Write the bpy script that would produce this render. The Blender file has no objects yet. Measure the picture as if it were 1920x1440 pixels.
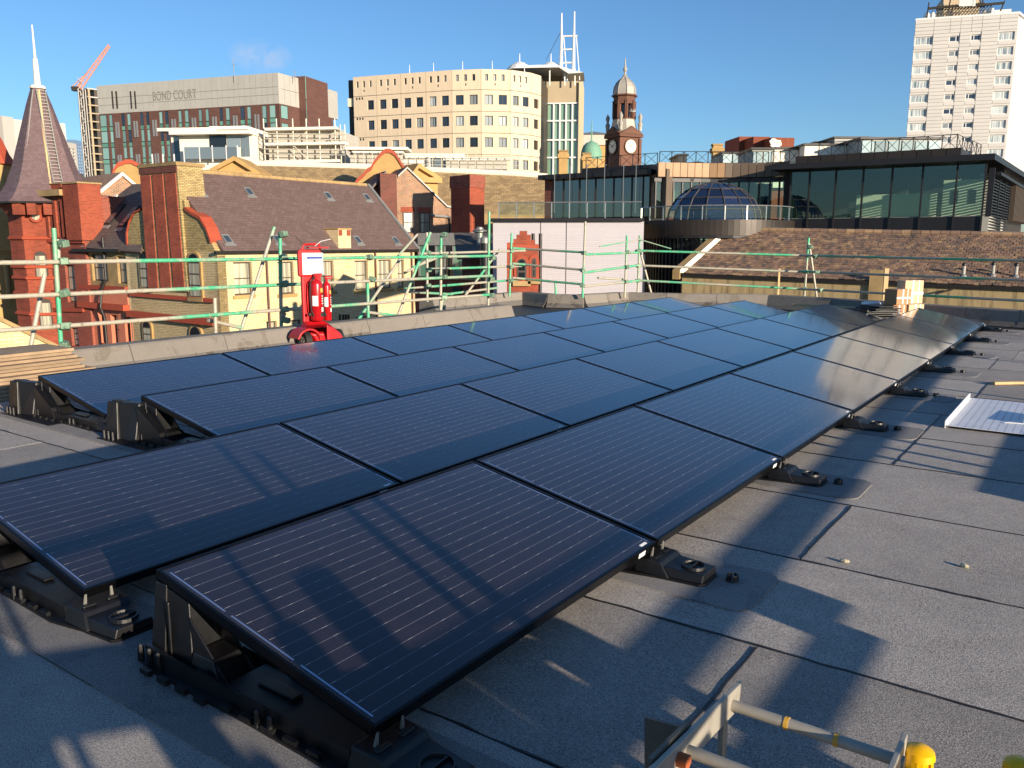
import bpy, bmesh, math, random
from mathutils import Vector, Matrix
random.seed(7)
S = bpy.context.scene
COL = S.collection
R = math.radians
# ------------------------------------------------------------------ camera
F = 1546.64; PITCH = R(9.765); CZ = 1.365; ROLL = R(0.09)
cam = bpy.data.cameras.new('camera'); camo = bpy.data.objects.new('camera', cam); COL.objects.link(camo)
cam.sensor_width = 36; cam.lens = F/1920*36; cam.clip_end = 4000; cam.clip_start = 0.05
camo.location = (0, 0, CZ)
camo.rotation_euler = (Matrix.Rotation(R(90)-PITCH, 3, 'X') @ Matrix.Rotation(ROLL, 3, 'Z')).to_euler()
S.camera = camo
# ------------------------------------------------------------------ sky, sun, exposure
SUN_EL = R(11.5); SUN_AZ = R(140.5)          # azimuth clockwise from +Y
w = bpy.data.worlds.new('World'); S.world = w; w.use_nodes = True
nt = w.node_tree; bg = nt.nodes['Background']
sky = nt.nodes.new('ShaderNodeTexSky'); sky.sky_type = 'NISHITA'; sky.sun_disc = False
sky.sun_elevation = SUN_EL; sky.sun_rotation = SUN_AZ; sky.altitude = 60
sky.air_density = 1.0; sky.dust_density = 0.2; sky.ozone_density = 4.9
# one small wisp of cloud above the long office slab
tc = nt.nodes.new('ShaderNodeTexCoord'); wn = nt.nodes.new('ShaderNodeTexNoise'); wn.inputs['Scale'].default_value = 26; wn.inputs['Detail'].default_value = 7; wn.inputs['Roughness'].default_value = .62
nt.links.new(tc.outputs['Generated'], wn.inputs['Vector'])
wm = nt.nodes.new('ShaderNodeVectorMath'); wm.operation = 'SUBTRACT'; nt.links.new(tc.outputs['Generated'], wm.inputs[0]); wm.inputs[1].default_value = (-.2735, .9415, .1985)
ws = nt.nodes.new('ShaderNodeVectorMath'); ws.operation = 'MULTIPLY'; nt.links.new(wm.outputs[0], ws.inputs[0]); ws.inputs[1].default_value = (1, 1, 1.9)
wl_ = nt.nodes.new('ShaderNodeVectorMath'); wl_.operation = 'LENGTH'; nt.links.new(ws.outputs[0], wl_.inputs[0])
wr = nt.nodes.new('ShaderNodeMapRange'); nt.links.new(wl_.outputs['Value'], wr.inputs[0]); wr.inputs[1].default_value = .036; wr.inputs[2].default_value = .002
wp_ = nt.nodes.new('ShaderNodeMapRange'); nt.links.new(wn.outputs['Fac'], wp_.inputs[0]); wp_.inputs[1].default_value = .40; wp_.inputs[2].default_value = .72
wx = nt.nodes.new('ShaderNodeMath'); wx.operation = 'MULTIPLY'; nt.links.new(wr.outputs[0], wx.inputs[0]); nt.links.new(wp_.outputs[0], wx.inputs[1])
wmix = nt.nodes.new('ShaderNodeMix'); wmix.data_type = 'RGBA'; nt.links.new(wx.outputs[0], wmix.inputs[0]); nt.links.new(sky.outputs[0], wmix.inputs[6]); wmix.inputs[7].default_value = (4.2, 4.1, 4.6, 1)
nt.links.new(wmix.outputs[2], bg.inputs[0]); bg.inputs[1].default_value = 0.105
sl = bpy.data.lights.new('sun', 'SUN'); sl.energy = 5.0; sl.angle = R(0.53); sl.color = (1.0, 0.85, 0.67)
so = bpy.data.objects.new('sun', sl); COL.objects.link(so)
sdir = Vector((math.sin(SUN_AZ)*math.cos(SUN_EL), math.cos(SUN_AZ)*math.cos(SUN_EL), math.sin(SUN_EL)))
so.rotation_euler = sdir.to_track_quat('Z', 'Y').to_euler(); so.location = (30, -30, 30)
S.view_settings.view_transform = 'Standard'; S.view_settings.look = 'None'
S.view_settings.exposure = 0.72; S.view_settings.gamma = 1.0
S.view_settings.use_curve_mapping = False
# ------------------------------------------------------------------ pixel rays (photograph is 1920 x 1440)
CPI, SPI = math.cos(PITCH), math.sin(PITCH)
def ray(px, py):
    a = (px-960)/F; b = (720-py)/F
    return Vector((a, CPI+b*SPI, -SPI+b*CPI))
def at(px, py, D):
    d = ray(px, py); return Vector((0, 0, CZ)) + d*(D/d.y)
def atz(px, py, z):
    d = ray(px, py); return Vector((0, 0, CZ)) + d*((z-CZ)/d.z)
def height(py, D):
    return at(960, py, D).z
def depth_at(py, z):
    return atz(960, py, z).y
# the solar rows: their own frame (x across, y along), turned against the view
YAW = R(-35.41); RCX, RCY = 1.4155, -1.3743
def RW(x, y, z=0.0):
    dx, dy = x-RCX, y-RCY
    return Vector((dx*math.cos(YAW)-dy*math.sin(YAW), dx*math.sin(YAW)+dy*math.cos(YAW), z))
# ------------------------------------------------------------------ mesh helpers
class MB:
    def __init__(s): s.v = []; s.f = []
    def add(s, vs, fs):
        o = len(s.v); s.v += [tuple(q) for q in vs]; s.f += [tuple(i+o for i in f) for f in fs]; return s
    def box(s, x0, x1, y0, y1, z0, z1):
        return s.add([(x0,y0,z0),(x1,y0,z0),(x1,y1,z0),(x0,y1,z0),(x0,y0,z1),(x1,y0,z1),(x1,y1,z1),(x0,y1,z1)],
                     [(0,3,2,1),(4,5,6,7),(0,1,5,4),(1,2,6,5),(2,3,7,6),(3,0,4,7)])
    def hexa(s, b, t):
        return s.add(list(b)+list(t), [(0,3,2,1),(4,5,6,7),(0,1,5,4),(1,2,6,5),(2,3,7,6),(3,0,4,7)])
    def quad(s, a, b, c, d): return s.add([a,b,c,d], [(0,1,2,3)])
    def slab(s, a, b, c, d, th=0.1):
        a, b, c, d = map(Vector, (a, b, c, d)); n = (b-a).cross(d-a).normalized()*th
        return s.hexa((a-n, b-n, c-n, d-n), (a, b, c, d))
    def prism(s, pts, a, b, axis='y'):
        # pts: 2d outline; extruded from a to b along axis
        def P(p, t): return (p[0], t, p[1]) if axis == 'y' else ((t, p[0], p[1]) if axis == 'x' else (p[0], p[1], t))
        n = len(pts)
        vs = [P(p, a) for p in pts]+[P(p, b) for p in pts]
        fs = [tuple(range(n)), tuple(range(2*n-1, n-1, -1))]
        fs += [(i, i+n, (i+1) % n+n, (i+1) % n) for i in range(n)]
        return s.add(vs, fs)
    def tube(s, p0, p1, r, n=8, r1=None, cap=True):
        p0, p1 = Vector(p0), Vector(p1); d = (p1-p0).normalized(); r1 = r if r1 is None else r1
        a = d.orthogonal().normalized(); b = d.cross(a)
        vs = []
        for p, rr in ((p0, r), (p1, r1)):
            for i in range(n):
                t = 2*math.pi*i/n; vs.append(p+a*(rr*math.cos(t))+b*(rr*math.sin(t)))
        fs = [(i, (i+1) % n, (i+1) % n+n, i+n) for i in range(n)]
        if cap: fs += [tuple(range(n-1, -1, -1)), tuple(range(n, 2*n))]
        return s.add(vs, fs)
    def path(s, pts, r, n=6):
        for a, b in zip(pts, pts[1:]): s.tube(a, b, r, n)
        return s
    def lathe(s, prof, n=16, c=(0,0,0), phase=0.0, cap=True):
        vs = []
        for r, z in prof:
            for i in range(n):
                t = 2*math.pi*i/n+phase; vs.append((c[0]+r*math.cos(t), c[1]+r*math.sin(t), c[2]+z))
        m = len(prof); fs = []
        for k in range(m-1):
            for i in range(n):
                fs.append((k*n+i, k*n+(i+1) % n, (k+1)*n+(i+1) % n, (k+1)*n+i))
        if cap: fs += [tuple(range(n-1, -1, -1)), tuple(range((m-1)*n, m*n))]
        return s.add(vs, fs)
    def mesh(s, name, mat, smooth=False, bevel=0):
        me = bpy.data.meshes.new(name); me.from_pydata(s.v, [], s.f); me.update()
        bm = bmesh.new(); bm.from_mesh(me); bmesh.ops.recalc_face_normals(bm, faces=bm.faces)
        if bevel:
            bmesh.ops.remove_doubles(bm, verts=bm.verts, dist=1e-5)
            ed = [e for e in bm.edges if len(e.link_faces) == 2 and e.calc_face_angle(0) > 0.6]
            bmesh.ops.bevel(bm, geom=ed, offset=bevel, segments=2, affect='EDGES', profile=0.5, clamp_overlap=True)
        bm.to_mesh(me); bm.free()
        if mat: me.materials.append(mat)
        if smooth:
            for p in me.polygons: p.use_smooth = True
            try: me.set_sharp_from_angle(angle=R(40))
            except Exception: pass
        return me
    def build(s, name, mat, parent=None, loc=None, rz=None, smooth=False, bevel=0):
        o = bpy.data.objects.new(name, s.mesh(name, mat, smooth, bevel)); COL.objects.link(o)
        if parent: o.parent = parent
        if loc is not None: o.location = loc
        if rz is not None: o.rotation_euler = (0, 0, rz)
        return o
def tag(o, label=None, cat=None, group=None, kind=None):
    if label: o['label'] = label
    if cat: o['category'] = cat
    if group: o['group'] = group
    if kind: o['kind'] = kind
    return o
def empty(name, loc, rz=0.0, label=None, cat=None, group=None, kind=None):
    o = bpy.data.objects.new(name, None); COL.objects.link(o)
    o.location = loc; o.rotation_euler = (0, 0, rz); o.empty_display_size = 0.2
    return tag(o, label, cat, group, kind)
def inst(name, mesh, parent=None, loc=(0,0,0), rot=(0,0,0), scale=None):
    o = bpy.data.objects.new(name, mesh); COL.objects.link(o)
    if parent: o.parent = parent
    o.location = loc; o.rotation_euler = rot
    if scale: o.scale = scale
    return o
# a vertical wall plane given by two plan points, left to right as seen from the camera
class Plane:
    def __init__(s, A, B):
        s.A = Vector((A[0], A[1])); d = Vector((B[0], B[1]))-s.A; s.L = d.length; s.u = d.normalized()
        s.n = Vector((s.u.y, -s.u.x)); s.rz = math.atan2(s.u.y, s.u.x); s.loc = (s.A.x, s.A.y, 0)
    def sz(s, px, py):
        d = ray(px, py); d2 = Vector((d.x, d.y)); t = s.A.dot(s.n)/d2.dot(s.n)
        P = Vector((0, 0, CZ))+d*t
        return (Vector((P.x, P.y))-s.A).dot(s.u), P.z
    def rect(s, x0, y0, x1, y1):
        xm, ym = (x0+x1)/2, (y0+y1)/2
        return s.sz(x0, ym)[0], s.sz(x1, ym)[0], s.sz(xm, y1)[1], s.sz(xm, y0)[1]
    def w(s, ls, y, z):
        P = s.A+s.u*ls-s.n*y; return Vector((P.x, P.y, z))
def plane_px(xl, Dl, xr, Dr, y=454):
    a, b = at(xl, y, Dl), at(xr, y, Dr); return Plane((a.x, a.y), (b.x, b.y))
def holes_wall(L0, L1, z0, z1, holes, depth=0.18, thick=None, mb=None, y=0.0):
    # front wall with real openings and reveals (local plane coordinates), thick = how far the block goes back
    mb = mb or MB()
    xs = sorted(set([L0, L1]+[max(L0, min(L1, h[i])) for h in holes for i in (0, 1)]))
    zs = sorted(set([z0, z1]+[max(z0, min(z1, h[i])) for h in holes for i in (2, 3)]))
    for j in range(len(zs)-1):
        run = None
        for i in range(len(xs)-1):
            cx, cz = (xs[i]+xs[i+1])/2, (zs[j]+zs[j+1])/2
            solid = not any(h[0] < cx < h[1] and h[2] < cz < h[3] for h in holes)
            if solid and run is None: run = xs[i]
            if run is not None and (not solid or i == len(xs)-2):
                e = xs[i+1] if solid else xs[i]
                mb.quad((run, y, zs[j]), (e, y, zs[j]), (e, y, zs[j+1]), (run, y, zs[j+1])); run = None
    for a, b, c, d in holes:
        e = y+depth
        mb.quad((a,y,c),(a,e,c),(a,e,d),(a,y,d)); mb.quad((b,y,c),(b,y,d),(b,e,d),(b,e,c))
        mb.quad((a,y,d),(a,e,d),(b,e,d),(b,y,d)); mb.quad((a,y,c),(b,y,c),(b,e,c),(a,e,c))
    if thick:
        t = y+thick
        mb.quad((L0,y,z0),(L0,y,z1),(L0,t,z1),(L0,t,z0)); mb.quad((L1,y,z0),(L1,t,z0),(L1,t,z1),(L1,y,z1))
        mb.quad((L0,t,z0),(L0,t,z1),(L1,t,z1),(L1,t,z0)); mb.quad((L0,y,z1),(L1,y,z1),(L1,t,z1),(L0,t,z1))
    return mb
def window(parent, h, frame_mat, pane_mat, y=0.12, fw=0.06, cols=1, rows=1, bar=0.04, name='window', split=None):
    a, b, c, d = h; m = MB(); t = 0.05
    m.box(a, a+fw, y, y+t, c, d); m.box(b-fw, b, y, y+t, c, d)
    m.box(a+fw, b-fw, y, y+t, c, c+fw); m.box(a+fw, b-fw, y, y+t, d-fw, d)
    xs = [split] if split else [i/cols for i in range(1, cols)]
    for q in xs:
        x = a+(b-a)*q; m.box(x-bar/2, x+bar/2, y+.004, y+t-.004, c+fw, d-fw)
    for i in range(1, rows):
        z = c+(d-c)*i/rows; m.box(a+fw, b-fw, y+.007, y+t-.007, z-bar/2, z+bar/2)
    o = m.build(name, frame_mat, parent)
    p = MB().box(a+fw*.5, b-fw*.5, y+t*.45, y+t*.55, c+fw*.5, d-fw*.5).build('pane', pane_mat, o)
    return o
# ------------------------------------------------------------------ materials
def newmat(name):
    m = bpy.data.materials.new(name); m.use_nodes = True
    return m, m.node_tree, m.node_tree.nodes['Principled BSDF']
def rgb(h):
    # sRGB hex of the paint itself -> linear
    c = [int(h[i:i+2], 16)/255 for i in (0, 2, 4)]
    return tuple((x/12.92 if x <= .04045 else ((x+.055)/1.055)**2.4) for x in c)+(1,)
def mixcol(nt, fac, a, b, mode='MIX'):
    n = nt.nodes.new('ShaderNodeMix'); n.data_type = 'RGBA'; n.blend_type = mode
    for i, v in ((0, fac), (6, a), (7, b)):
        if hasattr(v, 'is_output'): nt.links.new(v, n.inputs[i])
        else: n.inputs[i].default_value = v
    return n.outputs[2]
def noise(nt, scale, detail=4, rough=.55, vec=None, dist=0):
    n = nt.nodes.new('ShaderNodeTexNoise'); n.inputs['Scale'].default_value = scale
    n.inputs['Detail'].default_value = detail; n.inputs['Roughness'].default_value = rough; n.inputs['Distortion'].default_value = dist
    if vec: nt.links.new(vec, n.inputs['Vector'])
    return n.outputs['Fac']
def ramp(nt, val, p0, p1, c0=(0,0,0,1), c1=(1,1,1,1)):
    r = nt.nodes.new('ShaderNodeValToRGB'); r.color_ramp.elements[0].position = p0; r.color_ramp.elements[1].position = p1
    r.color_ramp.elements[0].color = c0; r.color_ramp.elements[1].color = c1
    nt.links.new(val, r.inputs[0]); return r.outputs[0]
def math_(nt, op, a, b=None, c=None):
    n = nt.nodes.new('ShaderNodeMath'); n.operation = op
    for i, v in enumerate((a, b, c)):
        if v is None: continue
        if hasattr(v, 'is_output'): nt.links.new(v, n.inputs[i])
        else: n.inputs[i].default_value = v
    return n.outputs[0]
def objco(nt, scale=None):
    t = nt.nodes.new('ShaderNodeTexCoord'); o = t.outputs['Object']
    if scale:
        m = nt.nodes.new('ShaderNodeMapping'); m.inputs['Scale'].default_value = scale
        nt.links.new(o, m.inputs[0]); o = m.outputs[0]
    return o
def bump(nt, bsdf, h, strength=.3, dist=.01):
    b = nt.nodes.new('ShaderNodeBump'); b.inputs['Strength'].default_value = strength; b.inputs['Distance'].default_value = dist
    nt.links.new(h, b.inputs['Height']); nt.links.new(b.outputs[0], bsdf.inputs['Normal'])
def plain(name, col, rough=.6, metal=0.0, var=.12, scale=3.0, spec=.5, bmp=0.0, coat=0.0, vary=True):
    m, nt, b = newmat(name); c = rgb(col) if isinstance(col, str) else col+(1,)
    b.inputs['Roughness'].default_value = rough; b.inputs['Metallic'].default_value = metal
    b.inputs['Specular IOR Level'].default_value = spec; b.inputs['Coat Weight'].default_value = coat
    v = objco(nt); n = noise(nt, scale, 6, .6, v)
    lo = tuple(x*(1-var*1.6) for x in c[:3])+(1,); hi = tuple(min(1, x*(1+var)) for x in c[:3])+(1,)
    out = mixcol(nt, n, lo, hi)
    if vary:
        i = nt.nodes.new('ShaderNodeObjectInfo'); s = math_(nt, 'MULTIPLY_ADD', i.outputs['Random'], var*.9, 1-var*.45)
        h = nt.nodes.new('ShaderNodeHueSaturation'); nt.links.new(out, h.inputs['Color']); nt.links.new(s, h.inputs['Value']); out = h.outputs[0]
    nt.links.new(out, b.inputs['Base Color'])
    r = math_(nt, 'MULTIPLY_ADD', n, .25, rough-.12); nt.links.new(r, b.inputs['Roughness'])
    if bmp: bump(nt, b, noise(nt, scale*12, 6, .7, v), bmp, .01)
    return m
def brick(name, c1, c2, mortar, bw=.225, bh=.075, ms=.010, stain='2a2520', stain_amt=.35, rough=.85, off=.5, bstr=.5, sscale=.35):
    m, nt, b = newmat(name); b.inputs['Roughness'].default_value = rough
    v = objco(nt); s = nt.nodes.new('ShaderNodeSeparateXYZ'); nt.links.new(v, s.inputs[0])
    xy = math_(nt, 'ADD', s.outputs[0], s.outputs[1])
    k = nt.nodes.new('ShaderNodeCombineXYZ'); nt.links.new(xy, k.inputs[0]); nt.links.new(s.outputs[2], k.inputs[1])
    t = nt.nodes.new('ShaderNodeTexBrick'); nt.links.new(k.outputs[0], t.inputs['Vector'])
    t.inputs['Scale'].default_value = 1; t.inputs['Brick Width'].default_value = bw; t.inputs['Row Height'].default_value = bh
    t.inputs['Mortar Size'].default_value = ms; t.inputs['Color1'].default_value = rgb(c1); t.inputs['Color2'].default_value = rgb(c2)
    t.inputs['Mortar'].default_value = rgb(mortar); t.offset = off; t.inputs['Mortar Smooth'].default_value = .3
    n = noise(nt, sscale, 6, .65, v); f = ramp(nt, n, .45, .75)
    f2 = math_(nt, 'MULTIPLY', f, stain_amt)
    c = mixcol(nt, f2, t.outputs['Color'], rgb(stain))
    n2 = noise(nt, 9, 4, .7, v); c = mixcol(nt, math_(nt, 'MULTIPLY', n2, .35), c, mixcol(nt, .5, c, (0.02,.018,.016,1)))
    nt.links.new(c, b.inputs['Base Color'])
    inv = math_(nt, 'SUBTRACT', 1.0, t.outputs['Fac']); bump(nt, b, math_(nt, 'ADD', inv, math_(nt, 'MULTIPLY', n2, .5)), bstr, .012)
    return m
def slate(name, c1, c2, edge, bw=.28, bh=.2, lichen=None, lich_amt=.3, rough=.7):
    # roof local coordinates: x along the eaves, y up the slope
    m, nt, b = newmat(name); b.inputs['Roughness'].default_value = rough
    v = objco(nt); t = nt.nodes.new('ShaderNodeTexBrick'); nt.links.new(v, t.inputs['Vector'])
    t.inputs['Scale'].default_value = 1; t.inputs['Brick Width'].default_value = bw; t.inputs['Row Height'].default_value = bh
    t.inputs['Mortar Size'].default_value = .008; t.inputs['Color1'].default_value = rgb(c1); t.inputs['Color2'].default_value = rgb(c2)
    t.inputs['Mortar'].default_value = rgb(edge); t.offset = .5
    n = noise(nt, 1.3, 7, .65, v); c = t.outputs['Color']
    if lichen:
        n2 = noise(nt, 14, 5, .75, v); f = math_(nt, 'MULTIPLY', ramp(nt, n2, .52, .68), lich_amt); c = mixcol(nt, f, c, rgb(lichen))
    c = mixcol(nt, math_(nt, 'MULTIPLY', n, .4), c, mixcol(nt, .6, c, (.02,.018,.02,1)))
    nt.links.new(c, b.inputs['Base Color'])
    bump(nt, b, math_(nt, 'SUBTRACT', 1.0, t.outputs['Fac']), .5, .015)
    return m
def glass(name, col, rough=.03, spec=.8, metal=0.0, wav=.0, var=.3):
    m, nt, b = newmat(name); c = rgb(col); b.inputs['Roughness'].default_value = rough
    b.inputs['Specular IOR Level'].default_value = spec; b.inputs['Metallic'].default_value = metal; b.inputs['IOR'].default_value = 1.6
    i = nt.nodes.new('ShaderNodeObjectInfo'); f = math_(nt, 'MULTIPLY_ADD', i.outputs['Random'], var*2, 1-var)
    h = nt.nodes.new('ShaderNodeHueSaturation'); h.inputs['Color'].default_value = c; nt.links.new(f, h.inputs['Value'])
    nt.links.new(h.outputs[0], b.inputs['Base Color'])
    if wav: bump(nt, b, noise(nt, .7, 2, .4, objco(nt)), wav, .05)
    return m
def curtain(name, c1, c2, sc=9):
    # net curtains and blinds seen behind reflecting glass
    m, nt, b = newmat(name); b.inputs['Roughness'].default_value = .3; b.inputs['Coat Weight'].default_value = 1; b.inputs['Coat Roughness'].default_value = .03
    v = objco(nt, (sc, sc, .15)); n = noise(nt, 1, 3, .6, v); nt.links.new(mixcol(nt, ramp(nt, n, .35, .65), rgb(c1), rgb(c2)), b.inputs['Base Color'])
    return m
M = {}
# ------------------------------------------------------------------ materials of the roof
def felt(name, c, base_var=.25, sparkle=.5, vary=.16, grain=.78):
    m, nt, b = newmat(name); c = rgb(c); b.inputs['Roughness'].default_value = .85
    t = nt.nodes.new('ShaderNodeNewGeometry'); v = t.outputs['Position']
    big = noise(nt, .55, 6, .6, v); mid = noise(nt, 5, 5, .65, v); gr = noise(nt, 190, 3, .85, v); gr2 = noise(nt, 170, 3, .85, v); st = noise(nt, 2.1, 7, .7, v, 1.2)
    k = math_(nt, 'ADD', math_(nt, 'MULTIPLY', big, .6), math_(nt, 'MULTIPLY', mid, .4))
    col = mixcol(nt, ramp(nt, k, .35, .65), tuple(x*(1-base_var) for x in c[:3])+(1,), tuple(x*(1+base_var) for x in c[:3])+(1,))
    col = mixcol(nt, ramp(nt, gr, .40, .60), mixcol(nt, grain, col, (.01,.01,.012,1)), col)
    col = mixcol(nt, math_(nt, 'MULTIPLY', ramp(nt, gr2, .57, .66), sparkle), col, (.62,.59,.55,1))
    col = mixcol(nt, math_(nt, 'MULTIPLY', ramp(nt, st, .56, .74), .40), col, mixcol(nt, .5, col, (.03,.03,.032,1)))
    col = mixcol(nt, math_(nt, 'MULTIPLY', ramp(nt, st, .44, .30), .22), col, (.36,.34,.31,1))
    i = nt.nodes.new('ShaderNodeObjectInfo'); h = nt.nodes.new('ShaderNodeHueSaturation')
    nt.links.new(math_(nt, 'MULTIPLY_ADD', i.outputs['Random'], vary*2, 1-vary), h.inputs['Value']); nt.links.new(col, h.inputs['Color'])
    nt.links.new(h.outputs[0], b.inputs['Base Color'])
    bump(nt, b, math_(nt, 'ADD', gr, math_(nt, 'ADD', math_(nt, 'MULTIPLY', gr2, .7), math_(nt, 'MULTIPLY', mid, .9))), .8, .006)
    return m
M['felt'] = felt('mineral_felt', 'beb6ae'); M['felt_dark'] = felt('mineral_felt_patch', '8f8c8b', .15)
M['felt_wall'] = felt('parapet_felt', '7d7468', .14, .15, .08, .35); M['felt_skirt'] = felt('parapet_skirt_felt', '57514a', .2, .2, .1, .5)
M['bitumen'] = plain('bitumen', '1e1e20', .5, var=.3, scale=8)
M['alu_black'] = plain('black_anodised_frame', '0d0e11', .32, .6, .15, 20, vary=False)
M['plastic'] = plain('black_recycled_plastic', '101012', .42, 0, .35, 14, bmp=.15)
M['ribbon'] = plain('tinned_ribbon', 'b9c3d6', .22, .85, .05, 20)
M['galv'] = plain('galvanised_steel', '9c9a92', .45, .55, .18, 18, bmp=.05)
M['galv_warm'] = plain('weathered_galvanised_bar', 'a8a294', .5, .3, .2, 15, bmp=.08)
M['yellow'] = plain('yellow_plastic', 'f0b800', .35, 0, .05, 6)
M['red'] = plain('red_plastic', 'c4161c', .42, 0, .22, 9)
M['redpaint'] = plain('red_enamel', 'ac1218', .28, 0, .15, 9, coat=.3)
M['white'] = plain('white_sheet', 'e9e8e6', .5, 0, .04, 6)
M['ink'] = plain('blue_print', '24468e', .5, 0, .05, 6)
M['greyink'] = plain('grey_print', '7a7e88', .6, 0, .1, 20)
M['rubber'] = plain('black_rubber', '201f1e', .7, 0, .15, 20)
M['wheelhub'] = plain('grey_wheel_hub', '5b544c', .5, .2, .15, 20)
M['wood'] = plain('sawn_timber', 'c9a878', .75, 0, .2, 9, bmp=.2)
M['card'] = plain('brown_cardboard', 'b5835a', .8, 0, .12, 5)
M['card2'] = plain('printed_cardboard', 'd9b48d', .75, 0, .1, 5)
M['tape'] = plain('pale_packing_tape', 'd8d4d2', .35, 0, .08, 8)
M['membrane'] = plain('black_membrane', '17181a', .45, 0, .3, 8, bmp=.2)
M['pebble'] = plain('pale_pebble', 'cfc3a0', .8, 0, .15, 30)
def cells():
    # monocrystalline laminate: blue-black cells, three bus bars to a cell, dust film
    m, nt, b = newmat('solar_cells')
    v = objco(nt); s = nt.nodes.new('ShaderNodeSeparateXYZ'); nt.links.new(v, s.inputs[0]); X, Y = s.outputs[0], s.outputs[1]
    yy = math_(nt, 'SUBTRACT', Y, .022); fr = math_(nt, 'FRACT', math_(nt, 'DIVIDE', yy, .0526666))
    line = math_(nt, 'LESS_THAN', math_(nt, 'ABSOLUTE', math_(nt, 'SUBTRACT', fr, .5)), .0125)
    xx = math_(nt, 'SUBTRACT', X, .042); fx = math_(nt, 'FRACT', math_(nt, 'DIVIDE', xx, .1566))
    gap = math_(nt, 'GREATER_THAN', math_(nt, 'ABSOLUTE', math_(nt, 'SUBTRACT', fx, .5)), .43)
    fy = math_(nt, 'FRACT', math_(nt, 'DIVIDE', yy, .158))
    ins = math_(nt, 'MULTIPLY', math_(nt, 'GREATER_THAN', X, .034), math_(nt, 'LESS_THAN', X, 1.616))
    ins = math_(nt, 'MULTIPLY', ins, math_(nt, 'MULTIPLY', math_(nt, 'GREATER_THAN', Y, .022), math_(nt, 'LESS_THAN', Y, .97)))
    line = math_(nt, 'MULTIPLY', line, ins)
    cgap = math_(nt, 'MAXIMUM', math_(nt, 'GREATER_THAN', math_(nt, 'ABSOLUTE', math_(nt, 'SUBTRACT', fx, .5)), .493), math_(nt, 'GREATER_THAN', math_(nt, 'ABSOLUTE', math_(nt, 'SUBTRACT', fy, .5)), .493))
    dust = noise(nt, 3.0, 7, .7, v); spots = ramp(nt, noise(nt, 70, 2, .5, v), .72, .76)
    base = mixcol(nt, ramp(nt, dust, .3, .7), (.0150, .0120, .0165, 1), (.024, .019, .0245, 1))
    base = mixcol(nt, cgap, base, (.010, .010, .013, 1))
    base = mixcol(nt, math_(nt, 'MULTIPLY', spots, .25), base, (.16, .15, .14, 1))
    lc = mixcol(nt, gap, (.22, .21, .23, 1), (.5, .49, .5, 1))
    nt.links.new(mixcol(nt, line, base, lc), b.inputs['Base Color'])
    b.inputs['IOR'].default_value = 1.5; b.inputs['Specular IOR Level'].default_value = .25; b.inputs['Coat Weight'].default_value = 1.0; b.inputs['Coat IOR'].default_value = 1.4; b.inputs['Coat Roughness'].default_value = .07
    nt.links.new(math_(nt, 'MULTIPLY_ADD', dust, .15, .12), b.inputs['Roughness'])
    bump(nt, b, noise(nt, 1.4, 2, .4, v), .012, .05)
    return m
M['cells'] = cells()
def tubemat():
    # scaffold tube: galvanised, part sprayed green, in bands along its length
    m, nt, b = newmat('scaffold_tube'); v = objco(nt)
    i = nt.nodes.new('ShaderNodeObjectInfo')
    a = nt.nodes.new('ShaderNodeVectorMath'); a.operation = 'ADD'; nt.links.new(v, a.inputs[0])
    k = nt.nodes.new('ShaderNodeCombineXYZ'); r10 = math_(nt, 'MULTIPLY', i.outputs['Random'], 57.0)
    for q in range(3): nt.links.new(r10, k.inputs[q])
    nt.links.new(k.outputs[0], a.inputs[1]); vv = a.outputs[0]
    g = ramp(nt, noise(nt, .55, 2, .4, vv), .50, .56); st = noise(nt, 25, 5, .7, v)
    grey = mixcol(nt, st, rgb('8d8676'), rgb('c3bca8')); green = mixcol(nt, st, rgb('2f8f62'), rgb('62c89a'))
    gm = mixcol(nt, ramp(nt, noise(nt, 7, 5, .7, vv), .5, .6), green, mixcol(nt, .55, green, grey))
    c = mixcol(nt, g, grey, gm)
    c = mixcol(nt, math_(nt, 'MULTIPLY', ramp(nt, noise(nt, 12, 5, .8, vv), .56, .68), .7), c, rgb('57422f'))
    nt.links.new(c, b.inputs['Base Color']); b.inputs['Roughness'].default_value = .5; b.inputs['Metallic'].default_value = .1
    return m
M['tube'] = tubemat(); M['coupler'] = plain('coupler_steel', '7d9a80', .55, .3, .35, 30)
# ------------------------------------------------------------------ the roof we stand on
ord_ = ['first', 'second', 'third', 'fourth', 'fifth', 'sixth', 'seventh', 'eighth', 'ninth']
HP = 0.28                                             # parapet height
far_px = [(836,559),(979,547),(1027,551),(1095,552.5),(1177,547.5),(1250,549),(1440,551.5),(1560,558),(1720,568),(1915,580)]
far_pts = [atz(x, y, HP) for x, y in far_px]
dr = (far_pts[-1]-far_pts[-2]).normalized(); far_pts.append(far_pts[-1]+dr*6)
far_pts[0] = far_pts[0]+(far_pts[0]-far_pts[1]).normalized()*.4
outl = [RW(-7.45, -8), RW(9, -8)]+[p for p in reversed(far_pts)]+[RW(-7.45, 9.6)]
m = MB(); m.prism([(p.x, p.y) for p in outl], -16, -.006, 'z')
roof = m.build('roof', M['bitumen']); tag(roof, 'flat roof of grey mineral felt sheets under the solar panels', None, None, 'structure')
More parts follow.
